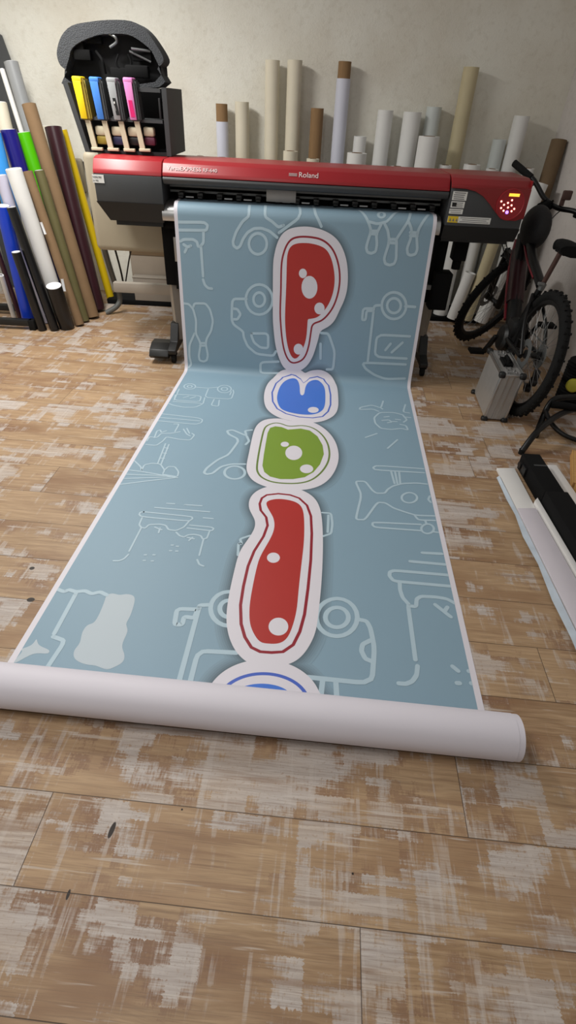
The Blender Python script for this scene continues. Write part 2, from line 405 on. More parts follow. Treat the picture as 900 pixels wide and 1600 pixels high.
# ------------------------------------------------------------------ the printed banner
ART_LINES=[
(0.0155,0,[(0.005,0.1076),(0.1734,0.1009),(0.1951,0.1161),(0.1876,0.1399),(0.1753,0.1455),(0.0015,0.1518)]),
(0.0155,0,[(0.1671,0.148),(0.1639,0.2147),(0.1422,0.2378),(0.1275,0.2386),(0.1232,0.2131),(0.0995,0.1997),(0.0383,0.2027),(0.017,0.2147)]),
(0.0155,0,[(0.1464,0.2376),(0.1516,0.4133)]),
(0.0155,0,[(0.1505,0.4353),(0.1601,0.4664),(0.1805,0.4852),(0.2061,0.4877)]),
(0.0155,0,[(0.0362,0.2321),(0.0598,0.2457),(0.0809,0.2372)]),
(0.0155,0,[(0.0554,0.2496),(0.0412,0.2763)]),
(0.0155,0,[(0.4525,-0.0445),(0.4528,0.0541),(0.4131,0.0846),(0.3726,0.143),(0.3516,0.1981),(0.3553,0.2234),(0.3755,0.2371),(0.3961,0.225),(0.4167,0.1804),(0.445,0.1431),(0.485,0.1198),(0.533,0.1161),(0.5814,0.1294),(0.6306,0.1626)]),
(0.0155,0,[(0.5504,-0.0656),(0.5518,0.0528),(0.596,0.0759),(0.6367,0.1055),(0.6682,0.0934)]),
(0.0155,1,[(0.5669,0.2019),(0.5645,0.2205),(0.5567,0.2376),(0.5443,0.2517),(0.5284,0.2611),(0.5107,0.265),(0.4929,0.2629),(0.4769,0.2551),(0.4641,0.2423),(0.456,0.2259),(0.4531,0.2076),(0.4559,0.189),(0.4639,0.1721),(0.4763,0.1585),(0.492,0.1494),(0.5094,0.1457),(0.5268,0.1477),(0.5426,0.1552),(0.5553,0.1676),(0.5637,0.1837)]),
(0.0155,0,[(0.7497,-0.1543),(0.774,0.0411),(0.6419,0.1356)]),
(0.0155,0,[(0.8453,-0.1482),(0.8597,0.0127),(0.9031,0.0885)]),
(0.0155,1,[(0.6124,0.5328),(0.6088,0.5626),(0.5966,0.5902),(0.577,0.6129),(0.5518,0.6284),(0.5237,0.6349),(0.4953,0.6318),(0.4697,0.6194),(0.4495,0.599),(0.4366,0.5727),(0.4322,0.5432),(0.4366,0.5135),(0.4494,0.4864),(0.4691,0.4646),(0.4938,0.45),(0.5212,0.4439),(0.5487,0.4469),(0.5737,0.4587),(0.5939,0.4783),(0.6072,0.5037)]),
(0.0155,1,[(0.561,0.5357),(0.5594,0.5496),(0.5541,0.5624),(0.5457,0.5728),(0.535,0.5799),(0.523,0.5828),(0.5109,0.5813),(0.5,0.5755),(0.4914,0.5661),(0.4858,0.5539),(0.4838,0.5402),(0.4856,0.5264),(0.491,0.5137),(0.4994,0.5035),(0.51,0.4966),(0.5219,0.4938),(0.5337,0.4953),(0.5445,0.5009),(0.5532,0.5102),(0.5589,0.5221)]),
(0.0155,0,[(0.4365,0.5389),(0.3418,0.5444),(0.3352,0.6776),(0.3479,0.7109),(0.414,0.754),(0.4183,0.793),(0.4452,0.8531),(0.5089,0.9025),(0.6271,0.9077),(0.6443,0.8751)]),
(0.0155,0,[(0.3408,0.606),(0.3755,0.6081),(0.3971,0.6401),(0.3748,0.6752),(0.3396,0.6757)]),
(0.0155,0,[(0.4719,0.7633),(0.5874,0.7557),(0.5897,0.8565),(0.5355,0.8558),(0.4901,0.8234),(0.472,0.7807),(0.4719,0.7633)]),
(0.0155,0,[(0.6647,0.946),(0.537,0.9598),(0.5392,1.0438),(0.6771,1.0308)]),
(0.0135,0,[(0.0744,0.6138),(0.0846,0.5882),(0.1588,0.5838),(0.1877,0.6194),(0.2067,0.6942),(0.1906,0.7642),(0.1568,0.8193),(0.1478,0.8556),(0.1606,0.9364),(0.1497,0.9742),(0.126,0.9853),(0.0985,0.978),(0.0938,0.9459),(0.1109,0.8671),(0.1059,0.8405),(0.0817,0.7889),(0.0894,0.7016),(0.0736,0.6263),(0.045,0.5947),(0.012,0.5926)]),
(0.0135,0,[(0.0727,0.7895),(0.0312,0.8726),(0.0257,0.9554),(0.0362,1.0111),(0.0177,1.0401)]),
(0.0135,0,[(0.1098,0.8537),(0.1508,0.8509)]),
(0.0135,0,[(0.107,0.8719),(0.15,0.8689)]),
(0.0075,1,[(0.125,1.3219),(0.1261,1.3354),(0.1234,1.3481),(0.117,1.359),(0.1077,1.3668),(0.0964,1.371),(0.0841,1.3711),(0.072,1.367),(0.0613,1.3593),(0.053,1.3485),(0.0479,1.3358),(0.0466,1.3223),(0.0491,1.3094),(0.0554,1.2983),(0.0648,1.2902),(0.0763,1.2859),(0.0888,1.2859),(0.1011,1.29),(0.1119,1.298),(0.1201,1.309)]),
(0.0075,1,[(0.1023,1.326),(0.1029,1.3319),(0.1018,1.3375),(0.0993,1.3422),(0.0955,1.3456),(0.0908,1.3474),(0.0857,1.3474),(0.0807,1.3455),(0.0762,1.3421),(0.0727,1.3373),(0.0706,1.3317),(0.07,1.3258),(0.071,1.3202),(0.0735,1.3154),(0.0773,1.312),(0.082,1.3102),(0.0872,1.3102),(0.0922,1.3121),(0.0967,1.3156),(0.1002,1.3204)]),
(0.0075,1,[(0.3711,1.3191),(0.372,1.3375),(0.3684,1.3547),(0.3606,1.3692),(0.3495,1.3796),(0.3361,1.3848),(0.3217,1.3845),(0.3076,1.3787),(0.2952,1.3678),(0.2857,1.3529),(0.28,1.3354),(0.2787,1.3169),(0.2821,1.2993),(0.2897,1.2844),(0.301,1.2736),(0.3147,1.2681),(0.3295,1.2685),(0.3438,1.2746),(0.3563,1.286),(0.3657,1.3013)]),
(0.0075,1,[(0.346,1.3236),(0.3465,1.3319),(0.3449,1.3398),(0.3414,1.3464),(0.3364,1.3512),(0.3303,1.3536),(0.3238,1.3534),(0.3174,1.3507),(0.3118,1.3457),(0.3076,1.3389),(0.305,1.3309),(0.3045,1.3225),(0.306,1.3146),(0.3095,1.3078),(0.3145,1.303),(0.3206,1.3005),(0.3272,1.3007),(0.3337,1.3035),(0.3393,1.3086),(0.3435,1.3155)]),
(0.0075,0,[(0.1326,1.3344),(0.2092,1.3344),(0.2749,1.3088)]),
(0.0075,0,[(0.3848,1.3303),(0.3972,1.3686),(0.3978,1.4732),(0.2223,1.4783),(0.2176,1.3466)]),
(0.0075,0,[(0.378,1.3586),(0.3779,1.4119)]),
(0.0075,0,[(0.0236,1.4614),(0.1948,1.4573),(0.2028,1.5451),(0.035,1.5493),(0.0236,1.4614)]),
(0.0075,0,[(0.0346,1.5694),(0.235,1.5644),(0.193,1.6253),(0.1188,1.6381),(0.0482,1.6212),(0.0154,1.6024)]),
(0.0075,0,[(0.0262,1.3808),(0.035,1.5493)]),
(0.0075,0,[(0.0854,1.5023),(0.114,1.4793)]),
(0.0075,0,[(0.132,1.507),(0.1591,1.4765)]),
(0.0075,0,[(0.2223,1.4783),(0.2297,1.5653)]),
(0.0075,0,[(0.2878,1.4925),(0.2852,1.5803),(0.3347,1.5889),(0.323,1.499)]),
(0.0075,0,[(0.0036,1.747),(0.2457,1.763),(0.273,1.7809),(0.2738,1.8182),(0.2431,1.8451),(-0.0045,1.8382)]),
(0.0075,0,[(0.0089,1.796),(0.2589,1.7987)]),
(0.0075,0,[(0.145,1.9518),(0.1465,1.8567),(0.1164,1.8617)]),
(0.0075,0,[(0.0474,2.0383),(0.0396,1.9587),(0.0564,1.9456),(0.0696,1.9743),(0.0934,1.9499)]),
(0.0075,0,[(0.0167,2.0824),(0.0159,2.0334),(0.0618,2.036),(0.0723,1.9841),(0.1306,1.9746),(0.1745,1.947)]),
(0.0075,0,[(0.0221,2.1199),(0.0821,2.1236),(0.1058,2.0681),(0.112,2.018),(0.1916,2.0349),(0.2563,2.0343),(0.2671,1.9728),(0.2479,1.9556)]),
(0.0075,0,[(0.1867,1.9139),(0.2209,1.9702),(0.245,1.9865)]),
(0.0075,0,[(0.2041,1.9005),(0.2332,1.958)]),
(0.0075,0,[(0.1277,2.0936),(0.1421,2.2995)]),
(0.0075,0,[(0.149,2.0998),(0.1623,2.305)]),
(0.0075,0,[(0.1354,2.1397),(0.155,2.1403)]),
(0.0075,0,[(0.1389,2.1943),(0.1601,2.1946)]),
(0.0075,0,[(0.1415,2.2475),(0.1632,2.2477)]),
(0.0075,0,[(0.0114,2.2938),(0.0631,2.3454),(0.0798,2.3843),(0.0758,2.3267),(0.1109,2.3043),(0.1578,2.3056),(0.1957,2.3586),(0.1956,2.3913)]),
(0.0075,0,[(0.1957,2.3586),(0.2046,2.3239),(0.2401,2.3185),(0.2719,2.3635),(0.2777,2.4111),(0.1977,2.399)]),
(0.0075,0,[(0.012,2.3863),(0.0769,2.3896),(0.2796,2.4188)]),
(0.0075,0,[(0.0082,2.5211),(0.1294,2.4725),(0.2667,2.4207)]),
(0.0075,0,[(0.0127,2.4268),(0.254,2.4067)]),
(0.0075,0,[(0.0134,2.4663),(0.256,2.4143)]),
(0.013,0,[(0.5886,1.8587),(0.5498,1.8755),(0.5689,1.9343),(0.4779,1.8768),(0.4446,1.8927),(0.4617,1.9312),(0.5193,1.9724),(0.5305,2.0102),(0.5014,2.156),(0.4509,2.2174),(0.4089,2.3097),(0.4041,2.3518),(0.4207,2.3656),(0.4499,2.3531),(0.482,2.2817),(0.5318,2.2485),(0.6048,2.2373)]),
(0.013,0,[(0.5689,1.9343),(0.5922,1.9905),(0.5785,2.0317)]),
(0.013,1,[(0.6173,2.3197),(0.6176,2.3389),(0.6126,2.3568),(0.6029,2.3717),(0.5896,2.3823),(0.5738,2.3876),(0.5571,2.3872),(0.541,2.381),(0.527,2.3696),(0.5164,2.354),(0.5104,2.3358),(0.5096,2.3165),(0.5141,2.2982),(0.5236,2.2826),(0.5371,2.2714),(0.5534,2.2657),(0.5707,2.2663),(0.5873,2.2729),(0.6015,2.2849),(0.6118,2.3011)]),
(0.0075,0,[(0.2838,2.6408),(0.3213,2.6396)]),
(0.0075,0,[(0.3716,2.6393),(0.4549,2.6371)]),
(0.0075,0,[(0.2368,2.6818),(0.501,2.6781)]),
(0.0075,0,[(0.4826,2.7268),(0.5274,2.7271)]),
(0.0075,0,[(0.1949,2.7213),(0.1799,2.7261),(0.1796,2.7432),(0.194,2.7582),(0.4216,2.7611),(0.4344,2.7401),(0.4254,2.7257),(0.1949,2.7213)]),
(0.0075,0,[(0.4216,2.7611),(0.4086,2.8069),(0.3802,2.8355),(0.3444,2.8343),(0.3248,2.8061),(0.2952,2.8002),(0.2463,2.8107),(0.2383,2.8366),(0.2182,2.8357),(0.2027,2.8167),(0.2006,2.7663)]),
(0.0075,0,[(0.2193,2.8392),(0.2158,2.9969)]),
(0.0075,0,[(0.2192,3.0184),(0.2101,3.0466),(0.1931,3.0616),(0.1706,3.0645)]),
(0.0075,0,[(0.2784,2.8249),(0.3139,2.8385)]),
(0.0075,0,[(0.303,2.8277),(0.3059,2.8602)]),
(0.0075,0,[(0.4321,2.7887),(0.5321,2.7899),(0.5456,2.798),(0.5413,2.8158),(0.4254,2.8108)]),
(0.0075,0,[(0.5305,2.8209),(0.5288,2.8692),(0.5112,2.8774),(0.4986,2.8555),(0.4662,2.8503),(0.4405,2.8574),(0.4253,2.8749),(0.4042,2.8683),(0.3832,2.8472)]),
(0.0075,0,[(0.515,2.8769),(0.5194,2.984)]),
(0.0075,0,[(0.5166,3.0115),(0.5316,3.0392),(0.5516,3.0471)]),
(0.0075,0,[(0.4409,2.8752),(0.4731,2.8803)]),
(0.0075,0,[(0.4635,2.8721),(0.4533,2.8947)]),
(0.0075,0,[(0.2879,3.0115),(0.295,3.0105)]),
(0.0075,0,[(0.3237,3.0067),(0.3309,3.0058)]),
(0.0075,0,[(0.2933,3.0462),(0.3004,3.0453)]),
(0.0075,0,[(0.3276,3.0449),(0.3346,3.044)]),
(0.0075,0,[(0.3845,2.9351),(0.3918,2.9341)]),
(0.0075,0,[(0.4086,2.9398),(0.4159,2.9388)]),
(0.0075,0,[(0.3867,2.9719),(0.394,2.971)]),
(0.0075,0,[(0.4135,2.9706),(0.4207,2.9696)]),
(0.0155,0,[(0.0025,3.2482),(0.0408,3.2607),(0.0566,3.2471),(0.0858,3.255),(0.1205,3.2448),(0.1515,3.2582),(0.1802,3.2431),(0.2109,3.2564)]),
(0.0155,0,[(0.0903,3.266),(0.0919,3.4617)]),
(0.0155,0,[(0.0944,3.476),(0.1436,3.4893),(0.1299,3.6132)]),
(0.017,0,[(0.6223,3.2563),(0.5824,3.264),(0.5851,3.2854),(0.5011,3.2918),(0.5109,3.3689),(0.54,3.3653),(0.5376,3.3271),(0.5765,3.3288),(0.5812,3.2818)]),
(0.017,0,[(0.5833,3.268),(0.5888,3.6307)]),
(0.017,0,[(0.7609,3.4677),(0.6246,3.4758),(0.6264,3.6314)]),
(0.017,0,[(1.1972,3.259),(1.2325,3.2639),(1.2463,3.2983),(1.2573,3.3889),(1.2417,3.5403),(1.0199,3.5397)]),
(0.017,0,[(1.2442,3.3545),(1.2144,3.3762),(1.2088,3.4064),(1.2222,3.4394),(1.2454,3.448)]),
(0.017,0,[(1.0728,3.5441),(1.0672,3.6355)]),
(0.017,0,[(1.118,3.5442),(1.1245,3.6338)]),
(0.017,1,[(0.7697,3.2584),(0.7702,3.2853),(0.7638,3.3099),(0.7513,3.3301),(0.7341,3.344),(0.7136,3.3505),(0.6917,3.3491),(0.6705,3.3399),(0.6517,3.3237),(0.6372,3.3017),(0.6284,3.276),(0.6264,3.2488),(0.6316,3.2229),(0.6436,3.201),(0.6615,3.1855),(0.6832,3.1782),(0.7065,3.1798),(0.729,3.1903),(0.7482,3.2083),(0.7622,3.2318)]),
(0.017,1,[(0.7343,3.2628),(0.7347,3.2761),(0.7316,3.2884),(0.7254,3.2985),(0.7166,3.3056),(0.7063,3.3089),(0.6952,3.3082),(0.6844,3.3036),(0.675,3.2954),(0.6678,3.2844),(0.6636,3.2716),(0.6628,3.2583),(0.6656,3.2457),(0.6717,3.2351),(0.6806,3.2277),(0.6913,3.2241),(0.7028,3.2249),(0.7138,3.2298),(0.7233,3.2385),(0.7304,3.2499)]),
(0.017,1,[(1.1973,3.2498),(1.193,3.2795),(1.1815,3.3066),(1.1642,3.3287),(1.1428,3.344),(1.1192,3.3512),(1.0955,3.3497),(1.0738,3.3397),(1.0561,3.3218),(1.0441,3.2977),(1.039,3.2693),(1.0416,3.2392),(1.0519,3.2106),(1.0691,3.1863),(1.0915,3.169),(1.1167,3.1608),(1.1422,3.1626),(1.165,3.1742),(1.1829,3.1942),(1.194,3.2204)]),
(0.017,1,[(1.1627,3.254),(1.1605,3.2698),(1.1541,3.2843),(1.1444,3.2964),(1.1322,3.3047),(1.1186,3.3088),(1.1051,3.308),(1.0927,3.3027),(1.0827,3.2931),(1.076,3.2801),(1.0734,3.265),(1.0751,3.2492),(1.0811,3.2342),(1.0908,3.2216),(1.1033,3.2127),(1.1174,3.2084),(1.1315,3.2092),(1.1442,3.215),(1.1542,3.2252),(1.1606,3.2387)]),
(0.0155,0,[(1.1321,-0.0613),(1.1885,0.0462),(1.2141,0.0954),(1.1937,0.1889),(1.2053,0.2173),(1.2304,0.2234),(1.2572,0.2111),(1.26,0.1712),(1.2485,0.1149),(1.2727,0.0573)]),
(0.0155,0,[(1.2106,0.0991),(1.2541,0.097)]),
(0.0155,0,[(1.2124,0.1131),(1.2525,0.1147)]),
(0.0155,0,[(1.1885,0.0462),(1.2491,0.0585),(1.3105,0.0393),(1.3837,-0.096)]),
(0.0155,0,[(1.2924,0.0563),(1.3169,0.0905),(1.3319,0.1391),(1.332,0.1677),(1.3151,0.2484),(1.3273,0.2773),(1.357,0.2847),(1.3841,0.2744),(1.3919,0.2445),(1.3812,0.1581),(1.3756,0.137),(1.4363,0.0318),(1.4532,-0.0677)]),
(0.0155,0,[(1.3319,0.1391),(1.378,0.1369)]),
(0.0155,0,[(1.3328,0.1569),(1.3812,0.1581)]),
(0.0155,0,[(1.4363,0.0318),(1.4618,0.0766),(1.4659,0.1256),(1.4512,0.1834),(1.4604,0.2155),(1.4817,0.2217),(1.5086,0.2131),(1.5164,0.1873),(1.5004,0.1168),(1.5051,0.0746),(1.5606,-0.0435)]),
(0.0155,0,[(1.4567,0.0943),(1.5047,0.0955)]),
(0.0155,0,[(1.4596,0.1117),(1.5037,0.1131)]),
(0.0155,1,[(1.2888,-0.0117),(1.2878,-0.0035),(1.2851,0.0035),(1.2808,0.0088),(1.2755,0.0123),(1.2694,0.0138),(1.2633,0.0132),(1.2577,0.0105),(1.2532,0.006),(1.2503,-0.0003),(1.2492,-0.0081),(1.2503,-0.0168),(1.2533,-0.026),(1.258,-0.0346),(1.2639,-0.0413),(1.2702,-0.0446),(1.2762,-0.0432),(1.2814,-0.0378),(1.2854,-0.0298),(1.288,-0.0207)]),
(0.0155,1,[(1.5,0.5198),(1.5002,0.5457),(1.4924,0.5697),(1.4773,0.5894),(1.4565,0.6028),(1.4319,0.6085),(1.4061,0.6058),(1.3816,0.5951),(1.3609,0.5775),(1.3462,0.5547),(1.3387,0.5291),(1.3391,0.5033),(1.3473,0.4797),(1.3625,0.4606),(1.3832,0.4478),(1.4073,0.4425),(1.4325,0.4451),(1.4565,0.4554),(1.477,0.4724),(1.492,0.4946)]),
(0.0155,1,[(1.4642,0.5219),(1.4642,0.5362),(1.4598,0.5493),(1.4514,0.5601),(1.4398,0.5674),(1.4263,0.5705),(1.412,0.5691),(1.3985,0.5632),(1.387,0.5536),(1.3788,0.5411),(1.3746,0.5271),(1.3748,0.5128),(1.3793,0.4998),(1.3877,0.4892),(1.3992,0.4821),(1.4127,0.4791),(1.4268,0.4805),(1.4402,0.4862),(1.4516,0.4957),(1.4599,0.508)]),
(0.0155,0,[(1.4946,0.5237),(1.5587,0.5243)]),
(0.0155,0,[(1.3367,0.5257),(1.2922,0.5318),(1.2888,0.5642),(1.2436,0.5669),(1.243,0.625),(1.2202,0.6264),(1.2193,0.5539),(1.2907,0.5498)]),
(0.0155,0,[(1.2897,0.5714),(1.2918,0.8958)]),
(0.0155,0,[(1.5555,0.7129),(1.3316,0.7159),(1.3355,0.8652),(1.5561,0.8617)]),
(0.0155,0,[(1.4035,0.8139),(1.4324,0.7699)]),
(0.0155,0,[(1.4484,0.8263),(1.5122,0.7571)]),
(0.0155,0,[(1.5562,0.9024),(1.2537,0.9103),(1.2827,0.9522),(1.3519,0.9915),(1.4353,1.0143),(1.566,0.9999)]),
(0.0155,0,[(0.9517,0.7289),(1.0025,0.7294),(1.0563,0.8491),(1.0555,0.9728),(1.0113,0.9761)]),
(0.0155,0,[(0.9534,0.8015),(0.9612,0.9032)]),
(0.0105,0,[(1.4057,1.3254),(1.3848,1.4305),(1.3262,1.3989),(1.2497,1.4453),(1.2416,1.4795),(1.3314,1.456),(1.3672,1.4824)]),
(0.0105,0,[(1.3848,1.4305),(1.3952,1.4451)]),
(0.0105,0,[(1.5202,1.5045),(1.4632,1.4823),(1.3739,1.4974),(1.3337,1.5751),(1.3376,1.6505),(1.3698,1.7114),(1.4324,1.7156),(1.4973,1.6905),(1.5379,1.7055),(1.5291,1.6486),(1.4944,1.6395)]),
(0.0105,0,[(1.5202,1.5045),(1.5433,1.5709),(1.5187,1.6054)]),
(0.0105,0,[(1.3999,1.5562),(1.4297,1.5434)]),
(0.0105,0,[(1.3826,1.6053),(1.4266,1.5903),(1.4396,1.611),(1.4758,1.605)]),
(0.0105,0,[(1.4709,1.5753),(1.4995,1.5782)]),
(0.0105,0,[(1.4169,1.6298),(1.4391,1.6186)]),
(0.0105,0,[(1.5522,1.3514),(1.5274,1.4633),(1.5671,1.4727)]),
(0.0105,0,[(1.5285,1.5346),(1.5683,1.5357)]),
(0.0105,0,[(1.2714,1.8398),(1.3421,1.78)]),
(0.0105,0,[(1.3969,1.9458),(1.4614,1.8366)]),
(0.0105,0,[(1.5817,2.1361),(1.3218,2.1433),(1.302,2.1671),(1.3135,2.1882),(1.5801,2.1762)]),
(0.0105,0,[(1.3998,2.1921),(1.41,2.3052)]),
(0.0105,0,[(1.4432,2.1889),(1.4404,2.2986)]),
(0.0105,0,[(1.4212,2.1945),(1.4251,2.303)]),
(0.0105,0,[(1.5822,2.2851),(1.5256,2.2828),(1.4523,2.2989),(1.4024,2.3273),(1.3705,2.363),(1.3535,2.401),(1.3096,2.4074),(1.2901,2.385),(1.26,2.3168),(1.2483,2.3079),(1.2032,2.3146),(1.2332,2.4334),(1.2012,2.6297),(1.2119,2.6396),(1.2447,2.635),(1.3116,2.4854),(1.3514,2.4845),(1.3885,2.5217),(1.4423,2.5464),(1.4957,2.5661),(1.5876,2.5577)]),
(0.0105,0,[(1.5836,2.3926),(1.571,2.424),(1.5813,2.4468)]),
(0.0105,0,[(1.4896,2.5715),(1.5029,2.6008),(1.5828,2.5941)]),
(0.0105,0,[(1.51,2.6347),(1.2821,2.649),(1.2785,2.671),(1.2913,2.6863),(1.5101,2.6814)]),
(0.0105,0,[(1.563,2.6825),(1.5894,2.6831)]),
(0.0105,0,[(1.5356,2.6006),(1.538,2.6265)]),
(0.0105,1,[(1.516,2.4172),(1.5126,2.4314),(1.5057,2.4446),(1.496,2.4556),(1.4844,2.4634),(1.4721,2.4673),(1.4602,2.4669),(1.4498,2.4622),(1.4419,2.4537),(1.4374,2.4422),(1.4366,2.4287),(1.4397,2.4145),(1.4465,2.4011),(1.4562,2.3897),(1.468,2.3815),(1.4806,2.3775),(1.4929,2.3779),(1.5034,2.3828),(1.5112,2.3917),(1.5156,2.4036)]),
(0.0105,1,[(1.5688,2.659),(1.5658,2.6704),(1.5603,2.681),(1.5527,2.6897),(1.5438,2.6959),(1.5345,2.6989),(1.5256,2.6984),(1.5179,2.6945),(1.5123,2.6875),(1.5092,2.6782),(1.509,2.6673),(1.5118,2.6559),(1.5172,2.6451),(1.5248,2.6361),(1.5338,2.6297),(1.5433,2.6266),(1.5525,2.6271),(1.5602,2.6312),(1.5658,2.6384),(1.5688,2.648)]),
(0.0155,0,[(1.4948,2.8377),(1.5805,2.8331)]),
(0.0155,0,[(1.4346,2.9016),(1.5872,2.9019)]),
(0.0155,0,[(1.591,2.9671),(1.36,2.9683),(1.3401,2.9802),(1.3369,3.0038),(1.3503,3.0287),(1.3712,3.0335),(1.5915,3.0328)]),
(0.0155,0,[(1.3774,3.0365),(1.3754,3.0808),(1.3823,3.1227),(1.4024,3.1548)]),
(0.0155,0,[(1.4014,3.1651),(1.4319,3.1647),(1.4389,3.1226),(1.4588,3.106),(1.5161,3.1023),(1.5618,3.1071),(1.5919,3.1277)]),
(0.0155,0,[(1.4008,3.1719),(1.4024,3.4222)]),
(0.0155,0,[(1.4073,3.449),(1.4001,3.4871),(1.3817,3.5151),(1.3586,3.5279),(1.3344,3.5282)]),
(0.0155,0,[(1.5104,3.1447),(1.5624,3.2017)]),
(0.0155,0,[(1.5575,3.1524),(1.541,3.178)]),
(0.0155,0,[(1.5325,3.436),(1.5491,3.4528)]),
(0.0155,0,[(1.537,3.5038),(1.546,3.5028)]),
(0.0155,0,[(1.5873,3.4495),(1.5919,3.4489)]),
(0.0155,0,[(1.587,3.4991),(1.5949,3.4992)]),
(0.0105,0,[(0.684,2.9608),(0.6741,2.8817),(0.6904,2.8886),(0.6757,2.8536),(0.7175,2.8244)]),
(0.0105,0,[(1.0392,2.6081),(1.0818,2.6074),(1.0899,2.6896),(1.0851,2.7598),(1.0484,2.7841)]),
(0.0105,0,[(1.0691,2.6252),(1.0693,2.7522)]),
]
